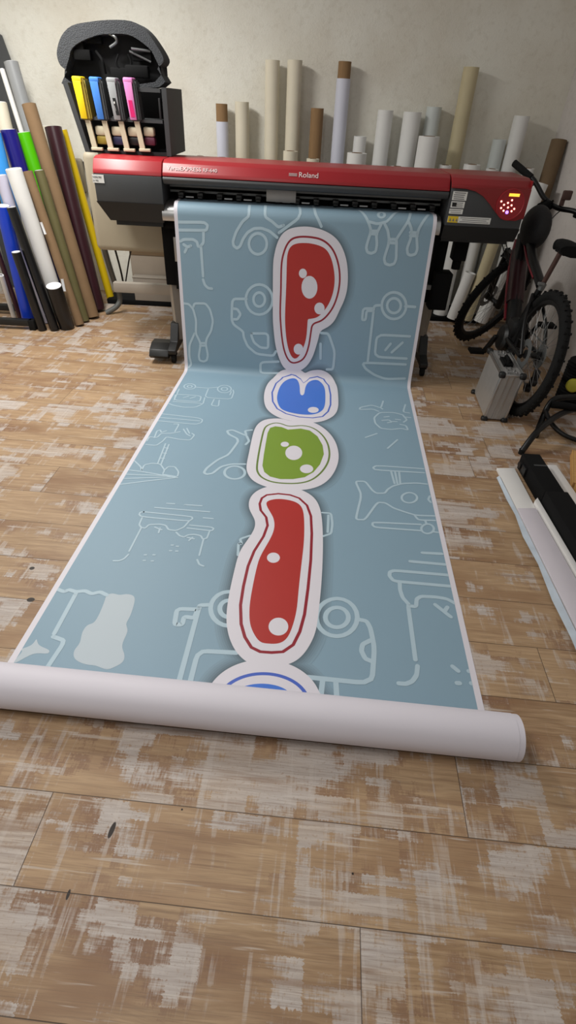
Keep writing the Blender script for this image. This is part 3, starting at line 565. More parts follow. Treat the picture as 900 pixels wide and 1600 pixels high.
ART_SHAPES=[
('pale',1,0,[(0.2109,3.2564),(0.2323,3.2445),(0.2601,3.2502),(0.2829,3.2416),(0.3142,3.2457),(0.3298,3.2754),(0.3359,3.3506),(0.3318,3.3875),(0.3509,3.4205),(0.3485,3.4838),(0.3733,3.5226),(0.3763,3.5538),(0.3568,3.5737),(0.3326,3.5895),(0.2905,3.5771),(0.2529,3.5771),(0.2082,3.5602),(0.1917,3.5258),(0.1995,3.4921),(0.1884,3.4451),(0.1942,3.4094),(0.2135,3.3968),(0.2179,3.3546),(0.2146,3.2898)]),
('pale',1,0,[(0.0395,3.4904),(0.059,3.5184),(0.1062,3.5332),(0.105,3.5507),(0.0598,3.5524),(0.0202,3.5956),(0.0074,3.5927),(0.0178,3.5483),(0.0031,3.5436),(0.0369,3.521)]),
('outer',5,0,[(0.6095,0.3245),(0.6151,0.2643),(0.6312,0.1983),(0.6582,0.1458),(0.7031,0.1121),(0.7662,0.0966),(0.8298,0.0935),(0.8943,0.1029),(0.96,0.1248),(1.0131,0.1602),(1.0545,0.216),(1.0834,0.2865),(1.0976,0.3662),(1.1002,0.4486),(1.0849,0.5198),(1.0653,0.5675),(1.0357,0.6441),(0.9931,0.6876),(0.9471,0.7153),(0.9367,0.7632),(0.9249,0.818),(0.9062,0.8901),(0.8779,0.9483),(0.8398,0.9877),(0.7841,1.0128),(0.7097,0.9932),(0.6662,0.915),(0.6394,0.8295),(0.6246,0.7299),(0.6171,0.655),(0.6151,0.5814),(0.6122,0.4759)]),
('redring',6,0.0115,[(0.6573,0.322),(0.6692,0.2484),(0.6923,0.192),(0.7267,0.1583),(0.7832,0.1448),(0.8547,0.1457),(0.9126,0.1556),(0.9652,0.185),(1.0054,0.2314),(1.0375,0.3022),(1.0526,0.3823),(1.0494,0.4654),(1.0273,0.5517),(0.9872,0.6176),(0.9442,0.6571),(0.8953,0.6773),(0.8871,0.7283),(0.8805,0.8054),(0.8653,0.8771),(0.8362,0.9271),(0.7811,0.9529),(0.74,0.942),(0.7055,0.8882),(0.6823,0.8031),(0.6664,0.6894),(0.6595,0.6007),(0.6599,0.4591)]),
('red',8,0,[(0.6977,0.3199),(0.6988,0.2601),(0.7115,0.2189),(0.7428,0.194),(0.7999,0.1848),(0.8648,0.188),(0.931,0.206),(0.9705,0.2462),(0.9981,0.3109),(1.0136,0.3844),(1.0115,0.4605),(0.9883,0.5396),(0.9474,0.5999),(0.9114,0.6314),(0.8658,0.6416),(0.8547,0.6493),(0.8541,0.7001),(0.851,0.7765),(0.8316,0.8478),(0.8028,0.9054),(0.7711,0.9156),(0.7412,0.8778),(0.7179,0.8008),(0.7047,0.7096),(0.6987,0.6204),(0.6997,0.4569)]),
('white',9,0,[(0.8303,0.3601),(0.8296,0.369),(0.8264,0.3772),(0.8211,0.3838),(0.8141,0.3883),(0.8062,0.3901),(0.7981,0.3891),(0.7906,0.3854),(0.7845,0.3794),(0.7804,0.3716),(0.7787,0.3629),(0.7795,0.3541),(0.7827,0.346),(0.788,0.3394),(0.795,0.335),(0.8028,0.3332),(0.8109,0.3342),(0.8183,0.3378),(0.8243,0.3438),(0.8285,0.3514)]),
('white',9,0,[(0.9049,0.4399),(0.9048,0.4554),(0.902,0.4704),(0.8967,0.484),(0.8892,0.4956),(0.8798,0.5046),(0.869,0.5105),(0.8573,0.5129),(0.8455,0.5118),(0.834,0.5072),(0.8235,0.4994),(0.8145,0.4887),(0.8074,0.4757),(0.8027,0.4611),(0.8005,0.4457),(0.8009,0.4302),(0.8039,0.4154),(0.8093,0.402),(0.8169,0.3908),(0.8262,0.3821),(0.8368,0.3765),(0.8482,0.3742),(0.8598,0.3752),(0.8711,0.3797),(0.8815,0.3873),(0.8905,0.3976),(0.8976,0.4103),(0.9025,0.4246)]),
('white',9,0,[(0.9625,0.5685),(0.9618,0.5802),(0.9577,0.5909),(0.9508,0.5997),(0.9417,0.6057),(0.9312,0.6082),(0.9204,0.607),(0.9104,0.6022),(0.9022,0.5943),(0.8966,0.584),(0.8941,0.5725),(0.895,0.5609),(0.8991,0.5502),(0.906,0.5415),(0.9151,0.5357),(0.9255,0.5333),(0.9361,0.5345),(0.946,0.5392),(0.9542,0.547),(0.9599,0.5571)]),
('white',9,0,[(0.8354,0.846),(0.8345,0.8577),(0.8304,0.8686),(0.8234,0.8775),(0.8144,0.8835),(0.8041,0.8861),(0.7937,0.885),(0.784,0.8802),(0.7762,0.8723),(0.7709,0.8621),(0.7687,0.8506),(0.7698,0.8388),(0.774,0.828),(0.7809,0.8193),(0.7899,0.8133),(0.8001,0.8108),(0.8104,0.812),(0.82,0.8166),(0.8278,0.8244),(0.8331,0.8345)]),
('outer',5,0,[(0.7019,1.002),(0.6548,1.0439),(0.6093,1.1632),(0.5995,1.3147),(0.6126,1.4528),(0.641,1.5639),(0.6938,1.642),(0.7635,1.6915),(0.8432,1.7082),(0.9355,1.7122),(1.019,1.6715),(1.0817,1.5844),(1.1037,1.4683),(1.1018,1.2975),(1.0904,1.1336),(1.054,1.027),(0.9941,0.9885),(0.9451,0.984),(0.8891,0.9963),(0.8578,1.0158),(0.8321,0.9965),(0.7749,0.9925)]),
('bluering',6,0.007,[(0.7606,1.0308),(0.6975,1.069),(0.6587,1.1735),(0.6474,1.3242),(0.6664,1.4604),(0.707,1.5607),(0.7714,1.6211),(0.8606,1.6524),(0.9467,1.6503),(1.0102,1.6197),(1.0443,1.5433),(1.0584,1.4429),(1.0551,1.2879),(1.0384,1.143),(0.9987,1.0533),(0.9485,1.0316),(0.8927,1.0531),(0.8549,1.1282),(0.8326,1.0724),(0.7937,1.0379)]),
('blue',8,0,[(0.7714,1.0733),(0.7256,1.1128),(0.6959,1.2237),(0.6911,1.3698),(0.7052,1.4705),(0.736,1.5557),(0.7909,1.5942),(0.8723,1.6119),(0.9442,1.5997),(0.9932,1.552),(1.0163,1.4668),(1.0149,1.295),(1.0031,1.1684),(0.9677,1.0829),(0.9265,1.0742),(0.888,1.1124),(0.8712,1.2109),(0.8701,1.3205),(0.8441,1.3252),(0.8331,1.199),(0.8093,1.0901)]),
('white',9,0,[(0.9784,1.5305),(0.9772,1.5436),(0.9727,1.5559),(0.9654,1.5663),(0.956,1.5737),(0.9453,1.5776),(0.9345,1.5774),(0.9245,1.5732),(0.9163,1.5655),(0.9107,1.5549),(0.9083,1.5424),(0.9092,1.5293),(0.9136,1.5168),(0.9209,1.5062),(0.9304,1.4985),(0.9413,1.4945),(0.9523,1.4947),(0.9625,1.499),(0.9707,1.507),(0.9762,1.5179)]),
('outer',5,0,[(0.6661,1.7068),(0.6243,1.7557),(0.6041,1.8403),(0.6043,1.9787),(0.61,2.1208),(0.6153,2.2529),(0.633,2.3255),(0.673,2.3919),(0.745,2.4336),(0.8123,2.4466),(0.8973,2.4421),(0.9746,2.4171),(1.0387,2.3613),(1.0837,2.2702),(1.1098,2.1514),(1.1122,2.0425),(1.0921,1.9157),(1.0438,1.8003),(0.9784,1.7219),(0.9215,1.698),(0.8104,1.7081),(0.7441,1.6853)]),
('greenring',6,0.008,[(0.7105,1.7464),(0.668,1.7896),(0.6556,1.8478),(0.6558,1.9705),(0.6596,2.1131),(0.6666,2.2451),(0.6783,2.3064),(0.7087,2.3568),(0.7665,2.3898),(0.8404,2.3941),(0.9193,2.379),(0.9838,2.3338),(1.0347,2.2401),(1.0633,2.132),(1.0644,2.0219),(1.0429,1.9086),(0.9978,1.8157),(0.9407,1.761),(0.8771,1.7502),(0.808,1.7746),(0.7581,1.7468)]),
('green',8,0,[(0.7232,1.7918),(0.6947,1.8175),(0.6867,1.8819),(0.6905,2.0091),(0.6949,2.135),(0.7009,2.2399),(0.7187,2.3003),(0.7539,2.3379),(0.8098,2.3537),(0.8764,2.3438),(0.9355,2.3169),(0.9803,2.2609),(1.0117,2.1795),(1.0292,2.0693),(1.0186,1.9716),(0.9847,1.8723),(0.9355,1.81),(0.8801,1.7951),(0.8041,1.8203),(0.7628,1.7951)]),
('white',9,0,[(0.9068,2.0745),(0.9067,2.0918),(0.9043,2.1084),(0.8997,2.1235),(0.8931,2.1365),(0.8849,2.1467),(0.8754,2.1537),(0.8653,2.1571),(0.8548,2.1569),(0.8445,2.1529),(0.835,2.1455),(0.8266,2.1348),(0.8197,2.1215),(0.8148,2.1061),(0.8121,2.0893),(0.8118,2.072),(0.8138,2.0551),(0.8182,2.0394),(0.8247,2.0257),(0.833,2.0148),(0.8427,2.0073),(0.8533,2.0036),(0.8642,2.0039),(0.8749,2.0082),(0.8847,2.0162),(0.8932,2.0276),(0.8999,2.0416),(0.9045,2.0575)]),
('white',9,0,[(0.8242,1.9922),(0.8238,2.0013),(0.8211,2.0098),(0.8165,2.0169),(0.8104,2.0219),(0.8033,2.0244),(0.796,2.0242),(0.7891,2.0212),(0.7833,2.0157),(0.7792,2.0083),(0.7772,1.9997),(0.7775,1.9906),(0.7801,1.982),(0.7847,1.9748),(0.7909,1.9696),(0.798,1.967),(0.8055,1.9673),(0.8124,1.9704),(0.8182,1.976),(0.8223,1.9835)]),
('white',9,0,[(0.9768,2.2299),(0.9756,2.2434),(0.9712,2.256),(0.9638,2.2665),(0.9542,2.274),(0.9434,2.2777),(0.9323,2.2773),(0.9221,2.2728),(0.9136,2.2647),(0.9078,2.2537),(0.9051,2.2408),(0.906,2.2273),(0.9103,2.2144),(0.9176,2.2036),(0.9273,2.1959),(0.9384,2.192),(0.9497,2.1925),(0.9601,2.1971),(0.9686,2.2056),(0.9744,2.2169)]),
('outer',5,0,[(0.7259,2.4488),(0.6907,2.4955),(0.6753,2.5553),(0.6828,2.6207),(0.7051,2.671),(0.7267,2.7197),(0.7298,2.7792),(0.7102,2.8583),(0.687,2.9429),(0.6846,3.0696),(0.6863,3.1925),(0.6943,3.2976),(0.7143,3.3804),(0.7489,3.4502),(0.7953,3.4973),(0.8456,3.5141),(0.9302,3.5042),(0.9848,3.4692),(1.0199,3.4058),(1.0412,3.328),(1.0471,3.2193),(1.0524,3.0698),(1.0509,2.8584),(1.0423,2.6962),(1.0284,2.5826),(0.998,2.4974),(0.9402,2.4414),(0.8545,2.4118),(0.7718,2.4239)]),
('redring',6,0.0125,[(0.7527,2.4982),(0.7294,2.5304),(0.724,2.5819),(0.7362,2.6348),(0.7683,2.6831),(0.7819,2.7424),(0.7728,2.8216),(0.7442,2.9264),(0.7316,3.0225),(0.7301,3.1421),(0.7343,3.2442),(0.7514,3.3372),(0.7752,3.3982),(0.8068,3.4433),(0.8433,3.4597),(0.887,3.4587),(0.9299,3.4494),(0.966,3.4122),(0.9864,3.3475),(0.999,3.26),(1.0046,3.1223),(1.0072,2.9526),(1.0025,2.7711),(0.9916,2.6413),(0.9675,2.5583),(0.9236,2.5024),(0.8742,2.4805),(0.8122,2.4778)]),
('red',8,0,[(0.766,2.5535),(0.7647,2.5872),(0.7852,2.6332),(0.8108,2.6875),(0.8214,2.7568),(0.8114,2.8352),(0.7827,2.9477),(0.7753,3.0251),(0.7736,3.1365),(0.7757,3.239),(0.7874,3.3196),(0.8072,3.3692),(0.8367,3.4094),(0.8672,3.4149),(0.9064,3.4102),(0.9339,3.3853),(0.9497,3.3326),(0.961,3.244),(0.9608,3.1279),(0.9623,2.984),(0.964,2.8239),(0.9536,2.6571),(0.9351,2.5739),(0.8922,2.5354),(0.8171,2.5269)]),
('white',9,0,[(0.8668,2.9539),(0.8664,2.9641),(0.8633,2.9736),(0.8579,2.9814),(0.8507,2.9869),(0.8423,2.9896),(0.8336,2.9892),(0.8254,2.9857),(0.8185,2.9795),(0.8135,2.9711),(0.811,2.9613),(0.8112,2.9511),(0.8141,2.9415),(0.8195,2.9334),(0.8268,2.9277),(0.8353,2.9249),(0.8442,2.9254),(0.8525,2.929),(0.8595,2.9355),(0.8644,2.9441)]),
('white',9,0,[(0.9355,3.3278),(0.9354,3.3374),(0.9334,3.3466),(0.9297,3.3551),(0.9246,3.3623),(0.9181,3.3681),(0.9107,3.3721),(0.9027,3.3741),(0.8946,3.374),(0.8866,3.3719),(0.8791,3.3678),(0.8726,3.362),(0.8674,3.3546),(0.8636,3.3461),(0.8616,3.3368),(0.8615,3.3273),(0.8632,3.3179),(0.8667,3.3092),(0.8718,3.3016),(0.8783,3.2955),(0.8859,3.2913),(0.8942,3.2892),(0.9026,3.2892),(0.9109,3.2915),(0.9185,3.2958),(0.925,3.302),(0.9302,3.3097),(0.9337,3.3184)]),
('outer',5,0,[(0.6925,3.6826),(0.6896,3.6458),(0.6964,3.6086),(0.7132,3.5729),(0.7394,3.5408),(0.7739,3.5145),(0.8148,3.4956),(0.8597,3.4855),(0.906,3.4849),(0.9506,3.4938),(0.991,3.5115),(1.0248,3.5368),(1.0503,3.5679),(1.0663,3.6029),(1.0726,3.6397)]),
('bluering',6,0.0125,[(0.7281,3.6786),(0.7269,3.6521),(0.7335,3.6254),(0.748,3.5999),(0.7697,3.5771),(0.7977,3.5584),(0.8304,3.5448),(0.8662,3.5373),(0.9028,3.5364),(0.9381,3.5421),(0.9702,3.5539),(0.9972,3.5712),(1.0178,3.5929),(1.0309,3.6175),(1.0363,3.6438)]),
('blue',8,0,[(0.7724,3.6543),(0.7728,3.6412),(0.7782,3.628),(0.7886,3.6154),(0.8035,3.6041),(0.8221,3.5947),(0.8435,3.5877),(0.8665,3.5835),(0.89,3.5824),(0.9126,3.5843),(0.9331,3.5893),(0.9505,3.5969),(0.9639,3.6068),(0.9725,3.6185),(0.9761,3.6312)]),
]

mat('print_blue', (131, 158, 175), .55, var=.015, vscale=3)
mat('print_line', (172, 194, 206), .55, var=.02)
mat('print_pale', (178, 190, 198), .55, var=.02)
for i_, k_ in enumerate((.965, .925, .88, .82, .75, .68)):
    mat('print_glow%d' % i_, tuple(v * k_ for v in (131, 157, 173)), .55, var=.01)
mat('print_white', (216, 212, 220), .55, var=.01)
mat('print_red', (172, 46, 40), .4, var=.03); mat('print_redring', (142, 30, 44), .4, var=.03)
mat('print_blueletter', (66, 116, 208), .4, var=.03); mat('print_bluering', (72, 100, 190), .4, var=.03)
mat('print_green', (122, 152, 52), .4, var=.03); mat('print_greenring', (104, 126, 58), .4, var=.03)

B_TH, B_LH, B_LF = -.0535, 1.055, 2.67
def banner_point(u, s):
    ct, st = math.cos(B_TH), math.sin(B_TH)
    A = Vector((-.7912 + u, 3.86, 1.05)); C = Vector((-.7912 + u, 3.675, 1.052))
    Bp = Vector((-.7885 + u * ct, 3.616 + u * st, .002)); D = Vector((Bp.x + B_LF * st, Bp.y - B_LF * ct, .002))
    def ln(s):
        if s < 0: return C.lerp(A, -s / .185)
        if s < B_LH: return C.lerp(Bp, s / B_LH)
        return Bp.lerp(D, (s - B_LH) / B_LF)
    for c, P, t in ((0., C, .07), (B_LH, Bp, .055)):
        if abs(s - c) < t:
            k = (s - c + t) / (2 * t)
            return (1 - k) ** 2 * ln(c - t) + 2 * k * (1 - k) * P + k * k * ln(c + t)
    return ln(s)
def banner_normal(u, s):
    e = 1e-3
    n = (banner_point(u + e, s) - banner_point(u - e, s)).cross(banner_point(u, s + e) - banner_point(u, s - e))
    return -n.normalized()
S0, S1 = -.18, B_LH + B_LF
SC_CUTS = sorted(set([round(-.07 + .01 * i, 4) for i in range(15)] + [round(B_LH - .055 + .11 * i / 14, 4) for i in range(15)]
                     + [round(.1 + .1 * i, 4) for i in range(9)] + [round(1.15 + .1 * i, 4) for i in range(26)]))
U_CUTS = [round(.1 * i, 4) for i in range(0, 17)]
def offset_closed(P, d):
    n = len(P); area = sum(P[i][0] * P[(i + 1) % n][1] - P[(i + 1) % n][0] * P[i][1] for i in range(n))
    sg = 1 if area > 0 else -1; out = []
    for i in range(n):
        a, c = P[i - 2], P[(i + 2) % n]
        t = Vector((c[0] - a[0], c[1] - a[1])); t.normalize()
        out.append((P[i][0] + sg * t.y * d, P[i][1] - sg * t.x * d))
    return out
def chaikin(P, closed, it=2):
    for _ in range(it):
        Q = [] if closed else [P[0]]
        m = len(P)
        for i in range(m if closed else m - 1):
            a, c = P[i], P[(i + 1) % m]
            for t in (.14, .86): Q.append((a[0] + (c[0] - a[0]) * t, a[1] + (c[1] - a[1]) * t))
        if not closed: Q.append(P[-1])
        P = Q
    return P
BAN = ['print_blue', 'print_line', 'print_pale', 'print_glow0', 'print_glow1', 'print_glow2', 'print_glow3', 'print_glow4', 'print_glow5', 'print_white', 'print_red', 'print_redring',
       'print_blueletter', 'print_bluering', 'print_green', 'print_greenring', 'paper_back']
KEY = {'pale': 2, 'outer': 9, 'white': 9, 'redring': 11, 'red': 10, 'bluering': 13, 'blue': 12, 'greenring': 15, 'green': 14}
art_n = [0]; art = bmesh.new(); lay = art.verts.layers.float.new('layer')
def art_face(pts2, layer, mi):
    vs = []
    for p in pts2:
        v = art.verts.new((p[0], p[1], 0)); v[lay] = layer; vs.append(v)
    f = art.faces.new(vs); f.material_index = mi
def art_poly(P, layer, mi):
    for t in geometry.tessellate_polygon([[Vector((p[0], p[1], 0)) for p in P]]):
        art_face([P[i] for i in t], layer, mi)
def art_stroke(P, w, closed, layer, mi):
    art_n[0] += 1; layer = layer + .0035 * art_n[0]
    n = len(P); L_, R_ = [], []
    for i in range(n):
        a = P[i - 1] if (closed or i > 0) else P[i]; c = P[(i + 1) % n] if (closed or i < n - 1) else P[i]
        t = Vector((c[0] - a[0], c[1] - a[1]))
        if t.length < 1e-7: t = Vector((1, 0))
        t.normalize(); h = w / 2
        L_.append((P[i][0] - t.y * h, P[i][1] + t.x * h)); R_.append((P[i][0] + t.y * h, P[i][1] - t.x * h))
    for i in range(n if closed else n - 1):
        j = (i + 1) % n
        art_face([L_[i], R_[i], R_[j], L_[j]], layer, mi)
    if not closed:
        for e in (P[0], P[-1]):
            art_face([(e[0] + w / 2 * math.cos(k * PI / 5), e[1] + w / 2 * math.sin(k * PI / 5)) for k in range(10)], layer + .0015 * (1 if e is P[0] else 2), mi)
for w, cl, P in ART_LINES:
    art_stroke(chaikin(P, cl, 2 if len(P) > 2 else 0), w * 1.1, cl, 4, 1)
for q_, (name, layer, th, P) in enumerate(ART_SHAPES):
    layer = layer + .012 * q_
    small = len(P) in (20, 28)
    Q = P if small else [tuple(q) for q in catmull([Vector((p[0], p[1], 0)) for p in P], 5, True)]
    Q = [(q[0], q[1]) for q in Q]
    if not small:
        for _ in range(4):
            n_ = len(Q); Q = [(Q[i][0] * .5 + (Q[i - 1][0] + Q[(i + 1) % n_][0]) * .25, Q[i][1] * .5 + (Q[i - 1][1] + Q[(i + 1) % n_][1]) * .25) for i in range(n_)]
    if th: th = max(th, .0105)
    art_poly(Q, layer, KEY[name])
    if name == 'outer':
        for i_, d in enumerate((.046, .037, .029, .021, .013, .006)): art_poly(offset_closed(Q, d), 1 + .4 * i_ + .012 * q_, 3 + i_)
    if th: art_poly(offset_closed(Q, -th), layer + 1, 9)
def cut(co, no, clear=False):
    bmesh.ops.bisect_plane(art, geom=art.verts[:] + art.edges[:] + art.faces[:], dist=1e-6, plane_co=co, plane_no=no, clear_outer=clear)
for co, no in (((.010, 0, 0), (-1, 0, 0)), ((1.590, 0, 0), (1, 0, 0)), ((0, S0, 0), (0, -1, 0)), ((0, S1 - .02, 0), (0, 1, 0))): cut(co, no, True)
for u in U_CUTS[1:-1]: cut((u, 0, 0), (1, 0, 0))
for s in SC_CUTS: cut((0, s, 0), (0, 1, 0))
for v in art.verts:
    u, s = v.co.x, v.co.y
    v.co = banner_point(u, s) + banner_normal(u, s) * (.00014 * v[lay] + .0005)
# the sheet itself (printed side, white margins and white back)
ss = [S0] + SC_CUTS + [S1]
us = [-.012, .010] + U_CUTS[1:-1] + [1.590, 1.612]
grid = [[art.verts.new(banner_point(u, s) + banner_normal(u, s) * .0002) for u in us] for s in ss]
back = [[art.verts.new(banner_point(u, s) - banner_normal(u, s) * .0004) for u in us] for s in ss]
for i in range(len(ss) - 1):
    for j in range(len(us) - 1):
        f = art.faces.new((grid[i][j], grid[i][j + 1], grid[i + 1][j + 1], grid[i + 1][j]))
        f.material_index = 9 if j in (0, len(us) - 2) else 0
        f = art.faces.new((back[i][j], back[i + 1][j], back[i + 1][j + 1], back[i][j + 1])); f.material_index = 16
BORG = (-.13, 2.3, 0)
ban = thing('printed_banner', BORG, 'long pale blue banner with bubble letters running from the printer to its white rolled end', 'banner')
m_ = MB(); m_.bm.free(); m_.bm = art
for f in art.faces: f.smooth = False
m_.build('printed_sheet', BAN, ban, smooth=False)
# rolled end, white back of the paper outside
b = MB()
ax = Vector((math.cos(B_TH), math.sin(B_TH), 0)); rc = Vector((-.06, .902, .0705))
e0, e1 = rc + ax * (-.86), rc + ax * .791
def wrapped(p, r0, r1): b.lathe(p, ax, [(0, r0), ((e1 - p).length * 0 + r1[0], r0), (r1[0], r1[1]), (0, r1[1])], 72, closed=True)
Lr = (e1 - e0).length
b.lathe(e0, ax, [(0, .0688), (Lr - .018, .0688), (Lr - .018, .0676), (0, .0676)], 72, closed=True)
b.lathe(e0, ax, [(0, .0674), (Lr, .0674), (Lr, .0662), (0, .0662)], 72, closed=True)
for k in range(5):
    r = .0655 - k * .0035
    b.lathe(e0, ax, [(.004 * k, r), (Lr - .004 - .003 * (k % 2), r), (Lr - .004 - .003 * (k % 2), r - .0016), (.004 * k, r - .0016)], 64, closed=True)
b.build('rolled_end', 'paper_back', ban, ang=50)

# ------------------------------------------------------------------ the printer
P0 = (0.03, 3.9, 0)
pr = thing('large_format_printer', P0, 'wide red and charcoal large format printer on a stand, feeding out the blue banner', 'printer')
# centre
b = MB(); b.prism([(4.12, 1.262), (3.79, 1.262), (3.745, 1.245), (3.712, 1.2), (3.705, 1.182), (3.72, 1.178), (4.12, 1.178)], -.862, .868, bev=.003)
b.build('top_cover', 'red_plastic', pr)
b = MB(); b.prism([(3.706, 1.178), (3.70, 1.165), (3.712, 1.142), (3.735, 1.136), (3.745, 1.15), (3.745, 1.178)], -.862, .868, bev=.003)
cov = b.build('front_cover', 'charcoal_plastic', pr)
b = MB(); b.box((0, 4.0, 1.11), (1.73, .2, .136)); b.box((0, 4.0, .985), (1.76, .24, .13)); b.build('inner_body', 'matt_black', pr)
b = MB(); b.bar((-.86, 3.885, 1.125), (.865, 3.885, 1.125), .02, .03); b.bar((-.86, 3.88, 1.088), (.865, 3.88, 1.088), .012, .012)
b.build('guide_rail', 'steel_grey', pr)
b = MB(); b.box((-.148, 3.80, 1.098), (.185, .006, .066), bev=.002); b.build('metal_plate', 'aluminium', pr)
for k in range(14):
    x = -.78 + k * .122
    b = MB(); b.box((x, 3.83, 1.078), (.036, .05, .022), bev=.003); b.cyl((x - .014, 3.808, 1.064), (x + .014, 3.808, 1.064), .009, n=14)
    o = b.build('pinch_roller', 'black_plastic', pr)
    if k % 3 != 1:
        b = MB(); b.box((x + .055, 3.815, 1.066), (.05, .012, .007)); b.build('clamp', 'silver', o)
b = MB(); b.prism([(3.98, 1.04), (3.77, 1.037), (3.735, 1.024), (3.712, .995), (3.706, .96), (3.715, .942), (3.98, .93)], -.886, .858); b.build('platen_apron', 'silver', pr)
b = MB(); b.box((0, 3.93, .905), (1.80, .22, .05), bev=.004); b.build('under_beam', 'matt_black', pr)
# left cover
b = MB(); b.prism([(4.12, 1.262), (3.80, 1.262), (3.75, 1.25), (3.712, 1.2), (3.702, 1.178), (4.12, 1.178)], -1.282, -.868, bev=.004); b.build('end_cover', 'red_plastic', pr, )
b = MB(); b.box((-1.075, 3.912, 1.104), (.414, .42, .148), bev=.006); b.build('side_body', 'charcoal_plastic', pr)
b = MB()
vt = [(-1.285, 3.70, 1.032), (-.868, 3.70, 1.032), (-.868, 4.12, 1.032), (-1.285, 4.12, 1.032), (-1.225, 3.735, .925), (-.885, 3.735, .925), (-.885, 4.1, .925), (-1.225, 4.1, .925)]
b.faces(vt, [(0, 1, 2, 3), (7, 6, 5, 4), (0, 4, 5, 1), (1, 5, 6, 2), (2, 6, 7, 3), (3, 7, 4, 0)])
b.box((-1.05, 3.92, .91), (.30, .3, .03)); b.build('lower_cover', 'black_plastic', pr)
b = MB(); b.box((-1.252, 3.7, 1.15), (.07, .004, .042)); st = b.build('sticker', 'white_label', pr, )
lettering('INSPECTED', .0105, (-1.284, 3.697, 1.156), (1, 0, 0), (0, 0, 1), 'label_grey', st); lettering('S-1 002', .0105, (-1.284, 3.697, 1.138), (1, 0, 0), (0, 0, 1), 'label_grey', st)
# right cover
b = MB(); b.prism([(4.12, 1.252), (3.76, 1.252), (3.712, 1.225), (3.70, 1.18), (3.70, 1.0), (4.12, 1.0)], .876, 1.342, bev=.004); b.build('side_body', 'charcoal_plastic', pr)
b = MB(); b.prism([(4.13, 1.264), (3.78, 1.264), (3.735, 1.25), (3.70, 1.222), (3.69, 1.2), (3.698, 1.2), (3.712, 1.226), (3.76, 1.253), (4.13, 1.253)], .872, 1.348, bev=.002)
panel = [(.873, 1.203), (.873, 1.212), (1.347, 1.212), (1.347, 1.065), (1.30, 1.046), (1.245, 1.046), (1.205, 1.058), (1.165, 1.088), (1.12, 1.128), (1.07, 1.168), (1.02, 1.19), (.96, 1.2)]
b.prism(panel, 3.689, 3.70, axis='y', bev=.001); b.box((1.346, 3.91, 1.155), (.006, .42, .2))
b.build('end_cover', 'red_dark_plastic', pr)
b = MB()
vt = [(.874, 3.70, 1.0), (1.345, 3.70, 1.0), (1.345, 4.12, 1.0), (.874, 4.12, 1.0), (.874, 3.72, .925), (1.335, 3.72, .925), (1.32, 4.1, .925), (.874, 4.1, .925)]
b.faces(vt, [(0, 1, 2, 3), (7, 6, 5, 4), (0, 4, 5, 1), (1, 5, 6, 2), (2, 6, 7, 3), (3, 7, 4, 0)]); b.box((1.1, 3.93, .915), (.42, .32, .03)); b.build('lower_cover', 'black_plastic', pr)
# control panel
b = MB(); b.lathe((1.243, 3.689, 1.132), (0, -1, 0), [(0, .084), (.005, .084), (.006, .078), (.003, .076), (.003, .0001)], 48); cp = b.build('control_panel', 'red_plastic', pr)
b = MB(); b.box((1.252, 3.6855, 1.182), (.062, .003, .015)); b.build('display', 'display', cp)
for X, Y in ((560, 268), (622, 282), (660, 257), (585, 300), (655, 305), (622, 325), (557, 330), (680, 338), (580, 355), (655, 360)):
    p = at(690 + X / 6, 270 + Y / 6, 3.686); b = MB(); b.cyl(p, p + Vector((0, -.003, 0)), .0052, n=12); b.build('button', 'led', cp)
p = at(690 + 612 / 6, 270 + 370 / 6, 3.686); b = MB(); b.cyl(p, p + Vector((0, -.003, 0)), .009, n=14); b.build('power_button', 'led_blue', cp)
# stickers on the right cover
for (x0, z0, w, h, nl) in ((.89, 1.138, .086, .046, 4), (.89, 1.098, .082, .034, 3), (.888, 1.066, .082, .026, 2)):
    b = MB(); b.box((x0 + w / 2, 3.699, z0 + h / 2), (w, .003, h)); s_ = b.build('sticker', 'white_label', pr)
    b = MB()
    for q in range(nl):
        b.box((x0 + w / 2 - random.uniform(0, .008), 3.697, z0 + h * (q + .7) / (nl + .4)), (w * random.uniform(.72, .86), .001, h * .1))
    b.build('printed_lines', 'label_grey', s_)
    if nl == 3: b = MB(); b.box((x0 + .02, 3.6965, z0 + .018), (.026, .001, .02)); b.build('pictogram', 'black_plastic', s_)
b = MB(); b.box((1.02, 3.699, 1.036), (.264, .003, .034)); s_ = b.build('warning_sticker', 'white_label', pr)
b = MB(); b.box((.92, 3.697, 1.036), (.062, .001, .034)); b.build('warning_field', 'label_yellow', s_)
b = MB()
for k in range(3):
    b.prism([(.896 + k * .02, 1.026), (.91 + k * .02, 1.026), (.903 + k * .02, 1.044)], 3.6955, 3.6965, axis='y')
for k in range(3): b.box((1.052, 3.697, 1.046 - k * .010), (.18 - .03 * (k % 2), .001, .0032))
b.build('printed_lines', 'label_grey', s_)
# writing on the red strip
sl = Vector((0, 3.745 - 3.712, 1.245 - 1.2)).normalized()
lettering('VersaEXPRESS', .034, (-.835, 3.7185, 1.2125), (1, 0, 0), sl, 'white_letters', pr, label='white lettering VersaEXPRESS')
lettering('RF-640', .03, (-.62, 3.7185, 1.2125), (1, 0, 0), sl, 'white_letters', pr, label='white lettering RF-640')
lettering('Roland', .043, (-.045, 3.7175, 1.2115), (1, 0, 0), sl, 'white_letters', pr, label='white lettering Roland')
b = MB()
for k in range(3): b.box(Vector((-.078, 3.7215, 1.2165)) + sl * (k * .0065), (.05, .002, .003))
b.build('logo', 'white_letters', pr)
